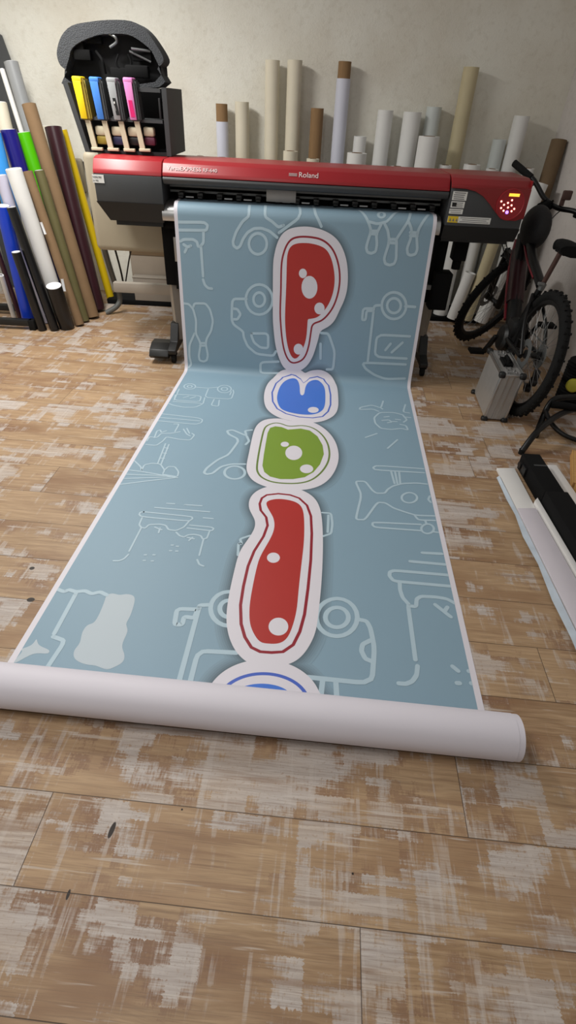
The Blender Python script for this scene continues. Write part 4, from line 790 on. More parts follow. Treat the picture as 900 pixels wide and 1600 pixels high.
# rear housing and stand
b = MB(); b.box((-1.18, 4.215, .955), (.62, .17, .60), bev=.04, seg=4); b.build('rear_housing', 'beige_plastic', pr)
b = MB(); b.box((-.22, 4.1, .42), (2.34, .05, .07), bev=.004); b.build('cross_beam', 'beige_metal', pr)
for sx, xx in ((-1, -.905), (1, .935)):
    b = MB(); b.box((xx, 3.93, .71), (.075, .09, .40), bev=.004); b.box((xx - sx * .045, 3.9, .7), (.02, .06, .42)); b.build('upright', 'matt_black', pr)
    b = MB(); b.bar((xx - sx * .01, 3.93, .51), (xx - sx * .03, 3.90, .13), .06, .055, bev=.004); b.build('leg_column', 'beige_metal', pr)
    b = MB()
    b.prism([(3.70, .075), (3.70, .105), (3.80, .135), (3.86, .25), (3.93, .25), (4.0, .135), (4.42, .105), (4.42, .075)], xx - .03 + .0, xx + .025, bev=.004)
    ft = b.build('foot', 'black_plastic', pr)
    for yy in (3.74, 4.38):
        b = MB(); b.cyl((xx - .012, yy, .037), (xx + .014, yy, .037), .036, n=24); b.box((xx, yy, .068), (.05, .045, .022), bev=.003); b.build('caster', 'rubber', ft)
b = MB(); b.prism([(3.72, .035), (3.69, .06), (3.72, .10), (3.80, .125), (3.89, .12), (3.89, .035)], -1.075, -.935, bev=.004); b.build('foot_pedal', 'black_plastic', pr)
b = MB(); b.box((-.845, 3.86, .75), (.028, .03, .15), bev=.002); b.build('bracket', 'aluminium', pr)
b = MB(); b.box((.965, 3.86, .58), (.12, .13, .24), bev=.006); b.build('take_up_motor', 'matt_black', pr)
b = MB(); b.box((1.07, 3.95, .83), (.09, .1, .14), bev=.006); b.cyl((1.07, 3.95, .76), (1.07, 3.95, .70), .03, n=20); b.build('vacuum_unit', 'matt_black', pr)
b = MB(); b.bar((-.84, 3.84, .60), (.90, 3.84, .60), .03, .03); b.build('take_up_bar', 'steel_grey', pr)
b = MB(); b.sweep([at(158, 360, 4.36), at(164, 392, 4.5), at(177, 435, 4.7), at(187, 464, 4.8), at(183, 478, 4.78), at(166, 489, 4.74)], .022, 12); b.build('cable_duct', 'duct_grey', pr)
b = MB(); b.sweep([at(172, 362, 4.38), at(188, 420, 4.7), at(194, 450, 4.8)], .008, 8); b.sweep([at(206, 385, 4.38), at(201, 410, 4.6), at(195, 450, 4.78)], .006, 8); b.build('cables', 'cable', pr)

# ------------------------------------------------------------------ ink station on top of the printer
ik = thing('ink_rack', (-1.13, 4.05, 1.264), 'dark grey two-shelf ink rack standing on the left end of the printer', 'ink rack')
yf, yb = 3.93, 4.40
def side(xb, xt, t):
    b.faces([(xb, yf, 1.265), (xb + t, yf, 1.265), (xb + t, yb, 1.265), (xb, yb, 1.265), (xt, yf, 1.60), (xt + t, yf, 1.60), (xt + t, yb, 1.60), (xt, yb, 1.60)],
            [(3, 2, 1, 0), (4, 5, 6, 7), (0, 1, 5, 4), (1, 2, 6, 5), (2, 3, 7, 6), (3, 0, 4, 7)])
b = MB(); side(-1.385, -1.455, .03); b.build('side_panel', 'rack_grey', ik)
b = MB(); side(-.875, -.875, .028); b.build('side_panel', 'rack_grey', ik)
b = MB(); b.box((-1.14, yb - .01, 1.43), (.56, .02, .32)); b.build('back_panel', 'recess_black', ik)
b = MB(); b.box((-1.12, 4.09, 1.272), (.50, .30, .016)); b.build('bottom_shelf', 'recess_black', ik)
b = MB(); b.box((-1.135, 4.085, 1.437), (.50, .30, .014)); b.box((-1.135, 3.94, 1.434), (.50, .012, .012)); b.build('middle_shelf', 'rack_grey', ik)
b = MB(); b.box((-.96, 4.0, 1.585), (.15, .13, .02)); b.build('top_rail', 'rack_grey', ik)
b = MB(); b.box((-.895, 3.96, 1.50), (.012, .05, .10), bev=.003); b.box((-1.12, 4.1, 1.285), (.48, .08, .012)); b.build('drip_tray', 'recess_black', ik)
def foam_insert():
    out_px = [(107, 137), (104, 112), (95, 103), (90, 92), (89, 78), (96, 56), (112, 40), (140, 34), (172, 31), (205, 33), (226, 46), (244, 70), (255, 90), (253, 100), (246, 108), (249, 136)]
    in_px = [(112, 132), (108, 90), (118, 70), (148, 56), (170, 53), (200, 54), (224, 68), (241, 88), (242, 128)]
    P = lambda q: (lambda v: (v.x, v.z))(at(q[0], q[1], 4.08))
    sm_ = lambda pts: [(q[0], q[1]) for q in catmull([Vector((p[0], p[1], 0)) for p in pts], 3, True)]
    O, I = sm_([P(q) for q in out_px]), sm_([P(q) for q in in_px])
    b = MB(); Y0, Y1 = 4.08, 4.26
    allp = [Vector((p[0], p[1], 0)) for p in O], [Vector((p[0], p[1], 0)) for p in I]
    flat = [p for l in allp for p in l]
    vf = [b.bm.verts.new((p.x, Y0, p.y)) for p in flat]; vb = [b.bm.verts.new((p.x, Y1, p.y)) for p in flat]
    for t in geometry.tessellate_polygon(allp):
        b.bm.faces.new([vf[i] for i in t]); b.bm.faces.new([vb[i] for i in t[::-1]])
    for o_, n in ((0, len(O)), (len(O), len(I))):
        for i in range(n):
            j = (i + 1) % n; b.bm.faces.new((vf[o_ + i], vf[o_ + j], vb[o_ + j], vb[o_ + i]))
    fo = thing('foam_tray', (-1.18, 4.16, 1.602), 'arched grey foam tray with deep black recesses, standing on top of the ink rack', 'foam tray')
    b.build('foam_frame', 'foam', fo, ang=30)
    b = MB(); b.prism(I, 4.19, 4.235, axis='y'); b.build('recess_floor', 'recess_black', fo)
    A = lambda x, y, Y: at(x, y, Y)
    b = MB()
    b.sweep([A(205, 76, 4.1), A(235, 80, 4.12)], .007, 8, smooth=False); b.sweep([A(202, 80, 4.11), A(236, 97, 4.13)], .006, 8, smooth=False)
    b.sweep([A(170, 52, 4.1), A(180, 58, 4.09), A(182, 66, 4.1), A(172, 74, 4.11)], .008, 8)
    b.build('metal_clips', 'steel_grey', fo)
    b = MB()
    b.sweep([A(150, 80, 4.12), A(160, 95, 4.1), A(165, 115, 4.12)], .008, 8); b.sweep([A(185, 85, 4.12), A(182, 100, 4.11), A(195, 112, 4.12), A(205, 100, 4.12), A(200, 84, 4.12)], .006, 8)
    b.box(A(130, 86, 4.12), (.10, .05, .05), bev=.006); b.box(A(125, 70, 4.12), (.05, .04, .06), bev=.008); b.box(A(148, 62, 4.13), (.09, .04, .04), bev=.008)
    b.box(A(190, 118, 4.13), (.12, .05, .07), bev=.008); b.box(A(215, 112, 4.12), (.14, .05, .06), bev=.01); b.box(A(222, 88, 4.14), (.12, .03, .05), bev=.01)
    b.build('black_fittings', 'matt_black', fo)
foam_insert()
INK = [('yellow', (121, 122), 'ink_yellow', 'bottle_tan', 'ink_yellow', 'bright yellow ink bottle hanging leftmost in the ink rack'),
       ('blue', (148, 123), 'ink_blue', 'bottle_dark', 'ink_blue', 'blue ink bottle hanging between the yellow and the grey one'),
       ('grey', (175, 124), 'ink_grey', 'bottle_dark', 'black_plastic', 'grey ink bottle with a black label, third in the ink rack'),
       ('pink', (201, 124), 'ink_pink', 'bottle_dark', 'ink_pink_label', 'pink ink bottle with a magenta label, rightmost in the ink rack')]
for nm, (px, py), cm, sm2, lm, lab in INK:
    p = at(px, py, 3.90); x, z1 = p.x, p.z; z0 = z1 - .195; dx = .012
    t = thing('ink_bottle', (x + dx, 3.95, z0 - .15), lab, 'ink bottle', 'ink bottles in the rack')
    b = MB(); b.faces([(x - .03 + dx, 3.91, z0), (x + .034 + dx, 3.91, z0), (x + .036 + dx, 4.0, z0), (x - .028 + dx, 4.0, z0), (x - .034, 3.91, z1), (x + .034, 3.91, z1), (x + .036, 4.0, z1), (x - .032, 4.0, z1)],
                      [(3, 2, 1, 0), (4, 5, 6, 7), (0, 1, 5, 4), (1, 2, 6, 5), (2, 3, 7, 6), (3, 0, 4, 7)])
    bmesh.ops.bevel(b.bm, geom=b.bm.edges[:], offset=.008, segments=2, affect='EDGES')
    bd = b.build('bottle_body', sm2, t)
    b = MB(); b.prism([(x - .029 + dx, z0 + .006), (x + .010 + dx, z0 + .006), (x + .014, z1 - .012), (x - .034, z1 - .012)], 3.900, 3.9095, axis='y', bev=.003); b.build('front_face', cm, t)
    if nm == 'pink':
        b = MB(); b.prism([(x - .022 + dx, z0 + .02), (x + .004 + dx, z0 + .02), (x + .006, z0 + .10), (x - .016, z0 + .10)], 3.8985, 3.9, axis='y'); b.build('magenta_label', lm, t)
    b = MB(); b.box((x - .009, 3.945, z1 - .006), (.056, .088, .03), bev=.008); b.build('cap', cm, t)
    if nm == 'grey':
        b = MB(); b.prism([(x - .012 + dx, z0 + .03), (x + .008 + dx, z0 + .03), (x + .006, z0 + .11), (x - .012, z0 + .11)], 3.8985, 3.9, axis='y'); b.build('black_label', 'black_plastic', t)
        b = MB(); b.ball((x - .003, 3.898, z0 + .088), (.004, .001, .006)); b.bar((x + .001, 3.898, z0 + .05), (x - .004, 3.898, z0 + .075), .004, .001); b.build('emblem', 'white_label', t)
    b = MB(); b.faces([(x - .012 + dx, 3.915, z0), (x + .018 + dx, 3.915, z0), (x + .018 + dx, 3.93, z0), (x - .012 + dx, 3.93, z0)] +
                      [(x - .012 + dx + .02, 3.915, z0 - .15), (x + .02 + dx + .02, 3.915, z0 - .15), (x + .02 + dx + .02, 3.93, z0 - .15), (x - .012 + dx + .02, 3.93, z0 - .15)],
                      [(0, 1, 2, 3), (7, 6, 5, 4), (0, 4, 5, 1), (1, 5, 6, 2), (2, 6, 7, 3), (3, 7, 4, 0)])
    b.box((x + dx + .035, 3.925, z0 - .142), (.07, .025, .016), bev=.003); b.build('spout', 'clear_cream', t)
    b = MB(); b.box((x + .062 + dx, 3.97, z0 - .05), (.066, .05, .05), bev=.012)
    vv = b.build('reservoir', 'clear_cream', t)
    b = MB(); b.box((x + .064 + dx, 3.97, z0 - .098), (.066, .05, .044), bev=.01); b.build('ink_level', {'yellow': 'bottle_tan', 'blue': 'ink_navy', 'grey': 'ink_black', 'pink': 'ink_magenta'}[nm], vv)
# ------------------------------------------------------------------ tubes and rolls behind the printer
b = MB(); b.box((-.05, 5.24, .0225), (3.5, .40, .043), bev=.006)
tag(b.build('roll_rack_base', 'matt_black', origin=(-.05, 5.24, 0)), 'low black base strip along the back wall carrying the upright tubes', 'rack base')
TUBES = []
def hollow(name, p0, p1, r, m, label, cat='tube', group=None, core=None, core_len=0.0, core_m='cardboard', rim='paper_white', wall=.006, fill=False):
    """an upright or leaning roll: wound sheet with an inner core that may stick out at the top"""
    p0, p1 = Vector(p0), Vector(p1); d = (p1 - p0).normalized()
    t = thing(name, p0, label, cat, group); TUBES.append((p0, p1, r, label))
    if core is None:
        b = MB(); b.cyl(p0, p1, r, n=28, wall=wall); o = b.build('tube_wall', m, t)
        b = MB(); b.cyl(p1 - d * .10, p1 - d * .095, r - wall - .0005, n=20); b.build('inside', 'recess_black', t)
    else:
        b = MB(); b.cyl(p0, p1, r, n=28, wall=r - core - .0005); b.build('wound_sheet', m, t)
        b = MB(); b.cyl(p0 + d * .001, p1 + d * core_len, core, n=24, wall=None if fill else .004); b.build('core', core_m, t)
    return t
TB = .0455
# (top px, radius, back y, material, label, cardboard core showing?)
def tower(px, py, r, y, m, label, core=None, core_px=None, core_m='cardboard', lean=.0, name='paper_tube', cat='tube', group='upright tubes behind the printer', wall=.006):
    top = at(px, py, y); z = top.z
    x0 = top.x
    if core:
        c1 = at(core_px[0], core_px[1], y)
        return hollow(name, (x0, y - lean, TB), (x0, y, z), r, m, label, cat, group, core=core, core_len=c1.z - z, core_m=core_m)
    return hollow(name, (x0, y - lean, TB), (x0, y, z), r, m, label, cat, group, wall=wall)
tower(347, 190, .049, 5.36, 'tube_lilac', 'white roll with a short brown core end, leftmost of the tall tubes', core=.047, core_px=(346, 162), name='media_roll', cat='roll')
tower(378, 159, .056, 5.35, 'tube_cream', 'off-white open tube beside the brown-ended white roll at left')
tower(426, 94, .056, 5.36, 'tube_cream', 'tall cream tube, left one of the tall cream pair')
tower(461, 94, .058, 5.36, 'tube_cream', 'tall cream tube with a small dark spot, right one of the tall cream pair')
tower(496, 169, .052, 5.36, 'cardboard', 'brown cardboard tube between the cream pair and the lilac roll')
tower(537, 123, .055, 5.37, 'tube_lilac', 'tall pale lilac roll with brown core sticking out on top', core=.050, core_px=(538, 96), name='media_roll', cat='roll')
tower(563, 213, .052, 5.36, 'tube_white', 'short white tube standing on the right of the lilac roll, the higher of two')
tower(603, 172, .062, 5.36, 'tube_white', 'thick white tube, leftmost of the three white ones right of centre')
tower(645, 175, .072, 5.34, 'tube_white', 'widest white roll, second of the three white ones right of centre', name='media_roll', cat='roll')
tower(679, 167, .060, 5.39, 'tube_frost', 'slim greyish white tube rising behind a lower white roll')
tower(737, 105, .060, 5.37, 'tube_warm', 'tallest yellowish tube with a dark spot, right of the middle')
tower(781, 218, .055, 5.37, 'tube_frost', 'pale frosted tube left of the rightmost white tube')
tower(816, 181, .062, 5.34, 'tube_white', 'white tube at the far right end of the printer')
# lower row in front of them
LOW = [(313, 249, .05, 'tube_white', 'low white roll top left of all tubes, just over the red strip'), (347, 251, .053, 'tube_white', 'low white roll in front of the brown-ended roll'),
       (382, 256, .06, 'tube_cream', 'low cream roll in front of the off-white open tube'), (418, 257, .06, 'tube_white', 'low white roll in front of the left tall cream tube'),
       (454, 241, .058, 'tube_cream', 'low cream roll in front of the right tall cream tube'), (489, 253, .052, 'tube_cream', 'low cream roll in front of the brown cardboard tube'),
       (558, 244, .078, 'tube_white', 'wide low white roll in front of the short white tube'), (588, 266, .052, 'tube_white', 'low white roll in front of the leftmost thick white tube'),
       (621, 265, .055, 'tube_white', 'low white roll in front of the widest white roll'), (671, 218, .082, 'tube_white', 'very wide white roll in front of the slim greyish tube'),
       (696, 263, .050, 'tube_white', 'low white roll with brown rim in front of the tallest yellowish tube'), (738, 262, .066, 'tube_white', 'low wide white roll between the yellowish and frosted tubes'),
       (769, 269, .05, 'tube_white', 'low white roll in front of the frosted tube'), (826, 268, .045, 'tube_white', 'low white roll behind the bicycle grip')]
for px, py, r, m, lab in LOW:
    py -= 5; y = 5.13 if r < .07 else 5.12
    tower(px, py, r, y, m, lab, core=r * .55, core_px=(px, py - .5), core_m='kraft', name='media_roll', cat='roll', group='low rolls behind the printer')
# leaning rolls in the right corner
hollow('cardboard_tube', (1.89, 4.95, .06), at(874, 219, 5.2), .060, 'kraft_dark', 'brown cardboard tube leaning in the right corner behind the handlebar', group=None)
hollow('media_roll', (1.67, 4.93, .05), at(845, 286, 5.00), .060, 'tube_white', 'white roll leaning behind the bicycle and the right end of the printer', 'roll')
# tubes seen under the right end of the printer
hollow('paper_tube', (1.425, 5.0, .048), at(735, 426, 5.0), .050, 'tube_white', 'short white tube standing under the right end of the printer')
hollow('media_roll', (1.555, 4.985, .047), (1.66, 4.99, 1.0), .048, 'tube_warm', 'yellowish roll under the printer between the short white tube and the bicycle', 'roll')
# boxes on the base
t = thing('cardboard_carton', (-1.36, 5.27, TB), 'grey brown carton under the left end of the printer by the wall', 'box')
b = MB(); b.box((-1.36, 5.27, TB + .21), (.40, .25, .42), bev=.004); b.build('carton_body', 'carton', t)
b = MB(); b.box((-1.36, 5.143, TB + .395), (.40, .004, .05)); b.box((-1.36, 5.27, TB + .423), (.40, .05, .002)); b.build('packing_tape', 'kraft_dark', t)
b = MB(); b.box((-1.30, 5.085, TB + .10), (.46, .09, .20), bev=.004); b.box((-1.30, 5.085, TB + .202), (.466, .096, .01), bev=.002)
tag(b.build('flat_box', 'beige_metal', origin=(-1.30, 5.085, TB)), 'pale low box in front of the grey brown carton', 'box')
# wall box with its cord
t = thing('wall_box', (-1.89, 5.46, 1.05), 'small white plastic junction box on the wall left of the printer', 'junction box')
a0 = at(125, 275, 5.44); b = MB(); b.box((a0.x, 5.445, a0.z), (.085, .05, .26), bev=.02, seg=3); b.build('box_cover', 'beige_plastic', t)
b = MB(); b.sweep([(a0.x + .05, 5.44, a0.z + .11), (a0.x + .07, 5.43, a0.z - .1), (a0.x + .06, 5.42, a0.z - .35), (a0.x + .1, 5.40, a0.z - .45), (a0.x + .13, 5.42, a0.z - .25)], .006, 8); b.build('cord', 'cable', t)

# ------------------------------------------------------------------ rolls leaning at the left
rk = thing('roll_stand', (-2.45, 4.33, 0), 'low black steel stand at the left edge holding the thin rolls', 'stand')
b = MB(); b.bar((-2.86, 4.27, .055), (-2.17, 4.27, .055), .05, .05, bev=.004); b.bar((-2.86, 4.62, .055), (-2.40, 4.62, .055), .05, .05, bev=.004); b.bar((-2.84, 4.27, .055), (-2.84, 4.62, .055), .05, .05, bev=.004); b.build('base_frame', 'black_plastic', rk)
b = MB(); b.box((-2.17, 4.27, .04), (.05, .06, .08), bev=.004); b.build('foot', 'rubber', rk)
b = MB(); b.bar((-2.84, 4.62, .05), (-2.84, 4.62, 1.15), .04, .04); b.bar((-2.84, 4.62, 1.13), (-2.6, 4.62, 1.13), .04, .04); b.build('post', 'black_plastic', rk)
def lean(name, top, ty, base, r, m, lab, cat='roll', core=None, core_m='paper_white', core_len=.004, wall=.006, group='leaning rolls at the left', z0=0.0, fill=False):
    p1 = at(top[0], top[1], ty); p0 = onfloor(*base) if isinstance(base[0], int) else Vector((base[0], base[1], 0))
    d = (p1 - p0).normalized(); p0 = Vector((p0.x, p0.y, r * math.hypot(d.x, d.y) + z0 + .001))
    return hollow(name, p0, p1, r, m, lab, cat, group, core=core, core_m=core_m, core_len=core_len, wall=wall, fill=fill)
# back row
lean('media_roll', (98, 203), 5.16, (174, 470), .034, 'vinyl_yellow', 'yellow roll, rightmost of the leaning rolls', core=.028)
lean('media_roll', (83, 199), 5.04, (153, 486), .064, 'vinyl_maroon', 'dark maroon roll left of the yellow one', core=.04, core_m='tube_warm')
lean('cardboard_tube', (45, 163), 4.85, (146, 497), .050, 'kraft', 'tall brown kraft tube crossing in front of the maroon roll', 'tube', wall=.008)
lean('media_roll', (70, 198), 5.22, (-1.93, 5.06), .045, 'tube_cream', 'cream roll peeking out between the brown tube and the maroon roll', core=.03)
lean('media_roll', (61, 267), 4.66, (133, 503), .037, 'kraft_olive', 'olive green roll beside the tan tube, in front of the tall brown one', core=.03)
tan_tube = lean('cardboard_tube', (43, 268), 4.58, (125, 509), .036, 'kraft', 'tan tube with a torn label between the white and the olive roll', 'tube', wall=.008)
for (x0, y0, x1, y1, rw_) in ((64, 347, 71, 366, .016), (97, 436, 101, 455, .020)):
    b = MB(); p, q = at(x0, y0, 4.415 if y0 < 400 else 4.36), at(x1, y1, 4.405 if y0 < 400 else 4.35); b.bar(p, q, rw_, .004, bev=.001, up=(0, 1, 0)); b.build('torn_label', 'paper_white', tan_tube)
q = at(36, 208, 4.86); lean('media_roll', (36, 208), 4.86, (q.x + .22, 4.78), .062, 'vinyl_green', 'bright green roll behind the tan tube', core=.05)
q = at(13, 203, 4.70); lean('media_roll', (13, 203), 4.70, (q.x + .14, 4.64), .058, 'vinyl_navy', 'dark navy roll left of the green one', core=.045)
q = at(-12, 207, 4.60); lean('media_roll', (-12, 207), 4.60, (q.x + .02, 4.55), .058, 'vinyl_lightblue', 'sky blue roll cut by the left edge of the photo', core=.045)
q = at(16, 97, 5.1); lean('media_roll', (17, 97), 5.16, (q.x + .22, 4.98), .052, 'vinyl_grey', 'tall silver grey roll standing behind the brown tube', core=.04)
q = at(3, 108, 4.98); lean('media_roll', (3, 108), 5.02, (q.x + .25, 4.86), .018, 'tube_white', 'thin tall white tube left of the silver grey roll', 'tube', core=.012)
q = at(2, 160, 4.82); lean('media_roll', (-1, 160), 4.80, (q.x + .05, 4.70), .050, 'tube_cream', 'cream roll at the left edge above the navy roll', core=.045)
# front row
lean('media_roll', (21, 264), 4.42, (-1.99, 4.47), .056, 'tube_white', 'big white roll leaning behind the short black roll', core=.05)
lean('media_roll', (84, 447), 4.26, (105, 513), .060, 'vinyl_black', 'short thick black roll with a white top in front of the big white roll', core=.057, fill=True)
lean('media_roll', (18, 324), 4.30, (86, 516), .036, 'vinyl_black', 'long thin black roll left of the big white roll', core=.028)
lean('media_roll', (25, 394), 4.24, (67, 516), .034, 'vinyl_black', 'shorter black roll with white rim right of the blue roll', core=.030, fill=True)
lean('media_roll', (4, 322), 4.35, (46, 505), .050, 'vinyl_blue', 'royal blue roll with white liner at the left edge', core=.046, fill=True)
q = at(3, 274, 4.46); lean('media_roll', (1, 274), 4.46, (q.x + .08, 4.45), .042, 'vinyl_lilac', 'pale lilac roll at the left edge above the royal blue one', core=.036)
lean('media_roll', (2, 430), 4.37, (22, 497), .018, 'tube_white', 'thin white tube in the low black stand', 'tube', core=.014)
lean('media_roll', (-4, 392), 4.44, (33, 500), .020, 'vinyl_maroon', 'thin maroon roll between the thin white tube and the royal blue roll', core=.014)
# dark panel behind
pa, pb = at(14, 40, 5.36), Vector((-2.42, 5.3, .02))
b = MB(); b.faces([Vector((-2.86, 5.38, .02)), Vector((-2.45, 5.38, .02)), at(52, 190, 5.40), at(2, 55, 5.44), Vector((-2.88, 5.44, 2.1))] + [v + Vector((0, .015, 0)) for v in (Vector((-2.86, 5.38, .02)), Vector((-2.45, 5.38, .02)), at(52, 190, 5.40), at(2, 55, 5.44), Vector((-2.88, 5.44, 2.1)))],
                  [(0, 1, 2, 3, 4), (9, 8, 7, 6, 5), (0, 5, 6, 1), (1, 6, 7, 2), (2, 7, 8, 3), (3, 8, 9, 4), (4, 9, 5, 0)])
tag(b.build('grey_panel', 'vinyl_darkgrey', origin=(-2.6, 5.38, .02)), 'dark grey panel leaning on the wall at the top left edge', 'panel')
# ------------------------------------------------------------------ electric bicycle leaning on the right wall
BO, BYAW, BLEAN = Vector((1.435, 3.25, 0)), -0.03, 0.115
bd_ = Vector((-math.sin(BYAW), math.cos(BYAW), 0)); br_ = Vector((math.cos(BYAW), math.sin(BYAW), 0))
bu = Vector((0, 0, 1)) * math.cos(BLEAN) + br_ * math.sin(BLEAN)
bs = bd_.cross(bu).normalized()      # sideways, to the right of the rider
def bk(a, h, s=0.0): return BO + bd_ * a + bu * h + bs * s
bike = thing('bicycle', BO, 'black electric mountain bicycle with dark red frame leaning on the right wall', 'bicycle')
HT, HB = (.90, .97), (.98, .77)
sax = (bk(*HT) - bk(*HB)).normalized()
STEER = Matrix.Rotation(math.radians(-50), 3, sax)
def fk(a, h, s=0.0):
    p = bk(a, h, s); o = bk(*HB); return o + STEER @ (p - o)
b = MB()
b.sweep([bk(.93, .90), bk(.80, .70), bk(.46, .38)], .050, 14, smooth=False)
b.sweep([bk(.91, .95), bk(.64, .82), bk(.32, .72)], .030, 12)
b.sweep([bk(.42, .36), bk(.30, .72)], .022, 12)
b.sweep([bk(*HT), bk(*HB)], .029, 14)
for s in (-1, 1):
    b.sweep([bk(.42, .34, s * .04), bk(.2, .36, s * .075), bk(0, .36, s * .07)], .014, 10)
    b.sweep([bk(.32, .66, s * .025), bk(.15, .52, s * .07), bk(0, .37, s * .07)], .011, 10)
b.build('frame', 'bike_black', bike)
b = MB(); b.sweep([bk(.955, .86, -.036), bk(.83, .66, -.042), bk(.55, .42, -.042)], .014, 10); b.sweep([bk(.86, .88, -.02), bk(.66, .80, -.024), bk(.42, .735, -.024)], .008, 8); b.build('frame_stripe', 'bike_red', bike, )
b = MB(); b.sweep([bk(.90, .80, 0), bk(.62, .52, 0)], .058, 12, smooth=False); b.build('battery', 'bike_maroon', bike)
b = MB(); b.lathe(bk(.44, .33, -.075), bs, [(0, .02), (.0, .075), (.02, .092), (.13, .092), (.15, .075), (.15, .02)], 24, caps=True); b.box(bk(.40, .42), (.12, .13, .12), bev=.03); b.build('motor', 'black_plastic', bike)
def wheel(name, P, ax_, tread_seed):
    w = None
    c = P; b = MB()
    R, r = .350, .030
    b.lathe(c - ax_ * .030, ax_, [(.030 + .028 * math.cos(t), R + .030 * math.sin(t)) for t in [2 * PI * i / 14 for i in range(14)]], 56, closed=True)
    x, y, z = MB.frame(ax_)
    for i in range(64):
        a = 2 * PI * i / 64
        rad = x * math.cos(a) + y * math.sin(a); tan = -x * math.sin(a) + y * math.cos(a)
        for s in (-1, 1):
            off = .016 if i % 2 else .006
            Rm = Matrix((ax_, tan, rad)).transposed()
            b.box(c + rad * (R + .0285) + ax_ * (s * off), (.012, .011, .010), Rm)
    w = b.build(name, 'rubber', bike)
    b = MB(); b.lathe(c - ax_ * .014, ax_, [(0, .305), (.0, .324), (.028, .324), (.028, .305), (.014, .298)], 48, closed=True); b.build('rim', 'bike_black', w)
    b = MB(); b.lathe(c - ax_ * .05, ax_, [(0, .012), (0, .026), (.02, .03), (.03, .018), (.07, .018), (.08, .03), (.1, .026), (.1, .012)], 20, caps=True); b.build('hub', 'black_plastic', w)
    b = MB()
    for i in range(32):
        a = 2 * PI * i / 32; s = -1 if i % 2 else 1; q = a + (.5 if (i // 2) % 2 else -.5)
        p0 = c + ax_ * (s * .03) + (x * math.cos(q) + y * math.sin(q)) * .026
        p1 = c + (x * math.cos(a) + y * math.sin(a)) * .301
        b.cyl(p0, p1, .0012, n=5)
    b.build('spokes', 'spoke', w)
    b = MB(); b.lathe(c - ax_ * .056, ax_, [(0, .05), (0, .09), (.002, .09), (.002, .05)], 32, closed=True); b.build('brake_disc', 'steel_grey', w)
    return w
rw = wheel('rear_wheel', bk(0, .38), bs, 1)
fc = fk(1.20, .38); fax = (STEER @ bs).normalized()
fw = wheel('front_wheel', Vector((fc.x, fc.y, max(fc.z, .381 * math.cos(BLEAN)))), fax, 2)
b = MB(); b.lathe(bk(0, .38, .045), bs, [(0, .02), (0, .075), (.004, .075), (.008, .06), (.012, .06), (.016, .045), (.022, .045), (.028, .03), (.03, .02)], 24, caps=True); b.build('cassette', 'steel_grey', bike)
b = MB(); b.box(bk(-.01, .25, .075), (.03, .05, .10), bev=.008); b.cyl(bk(-.01, .22, .06), bk(-.01, .22, .09), .03, n=16); b.cyl(bk(.03, .16, .06), bk(.03, .16, .09), .03, n=16); b.build('derailleur', 'black_plastic', bike)
b = MB(); b.sweep([bk(.44, .42, .09), bk(.0, .44, .07)], .005, 6, smooth=False); b.sweep([bk(.44, .25, .09), bk(.03, .14, .075)], .005, 6, smooth=False); b.build('chain', 'steel_grey', bike)
b = MB(); b.lathe(bk(.44, .33, .085), bs, [(0, .03), (0, .085), (.005, .085), (.005, .03)], 28, closed=True); b.build('chainring', 'black_plastic', bike)
for s, ca, ch in ((-1, .52, .18), (1, .36, .48)):
    b = MB(); b.bar(bk(.44, .33, s * .10), bk(ca, ch, s * .115), .03, .016, bev=.004); cr = b.build('crank', 'black_plastic', bike)
    b = MB(); b.box(bk(ca, ch, s * .17), (.10, .09, .022), bev=.005); b.build('pedal', 'matt_black', cr)
b = MB()
for s in (-1, 1):
    b.sweep([fk(1.0, .72, s * .062), fk(1.085, .55, s * .062)], .020, 12, smooth=False)
    b.sweep([fk(1.06, .60, s * .062), fk(1.2, .38, s * .062)], .027, 12, smooth=False)
b.bar(fk(.995, .735, -.075), fk(.995, .735, .075), .045, .05, bev=.01); b.sweep([fk(1.02, .70, -.06), fk(1.09, .72, 0), fk(1.02, .70, .06)], .014, 8)
b.build('fork', 'bike_black', bike)
b = MB(); b.sweep([fk(.90, .97), fk(.865, 1.09)], .022, 12); b.bar(fk(.872, 1.08), fk(.94, 1.12), .045, .04, bev=.008); b.build('stem', 'matt_black', bike)
b = MB(); b.sweep([fk(.91, 1.185, -.37), fk(.925, 1.175, -.2), fk(.945, 1.13, -.06), fk(.945, 1.13, .06), fk(.925, 1.175, .2), fk(.91, 1.185, .37)], .016, 12)
hb = b.build('handlebar', 'bike_black', bike)
for s in (-1, 1):
    b = MB(); b.sweep([fk(.909, 1.186, s * .385), fk(.92, 1.177, s * .22)], .022, 14, smooth=False); b.cyl(fk(.909, 1.186, s * .388), fk(.909, 1.186, s * .382), .022, n=16); b.build('grip', 'rubber', hb)
    b = MB(); b.box(fk(.94, 1.165, s * .22), (.06, .05, .03), bev=.01); b.sweep([fk(.955, 1.16, s * .2), fk(.995, 1.145, s * .26), fk(.985, 1.135, s * .35)], .007, 8); b.build('brake_lever', 'matt_black', hb)
b = MB(); b.box(fk(.93, 1.215, .07), (.06, .03, .055), bev=.008); b.box(fk(.935, 1.17, .07), (.02, .03, .04)); b.build('bike_display', 'seat_brown', hb)
b = MB()
for q in ([fk(.94, 1.16, -.2), bk(1.05, 1.06, -.14), bk(1.02, .86, -.10), bk(.9, .74, -.05)], [fk(.94, 1.16, -.18), bk(1.0, 1.03, -.16), bk(.98, .84, -.13), bk(.86, .70, -.05)], [fk(.94, 1.16, .2), bk(1.06, 1.07, .22), bk(1.04, .88, .12), bk(.98, .78, .03)]): b.sweep(q, .004, 6)
b.build('brake_cables', 'cable', bike)
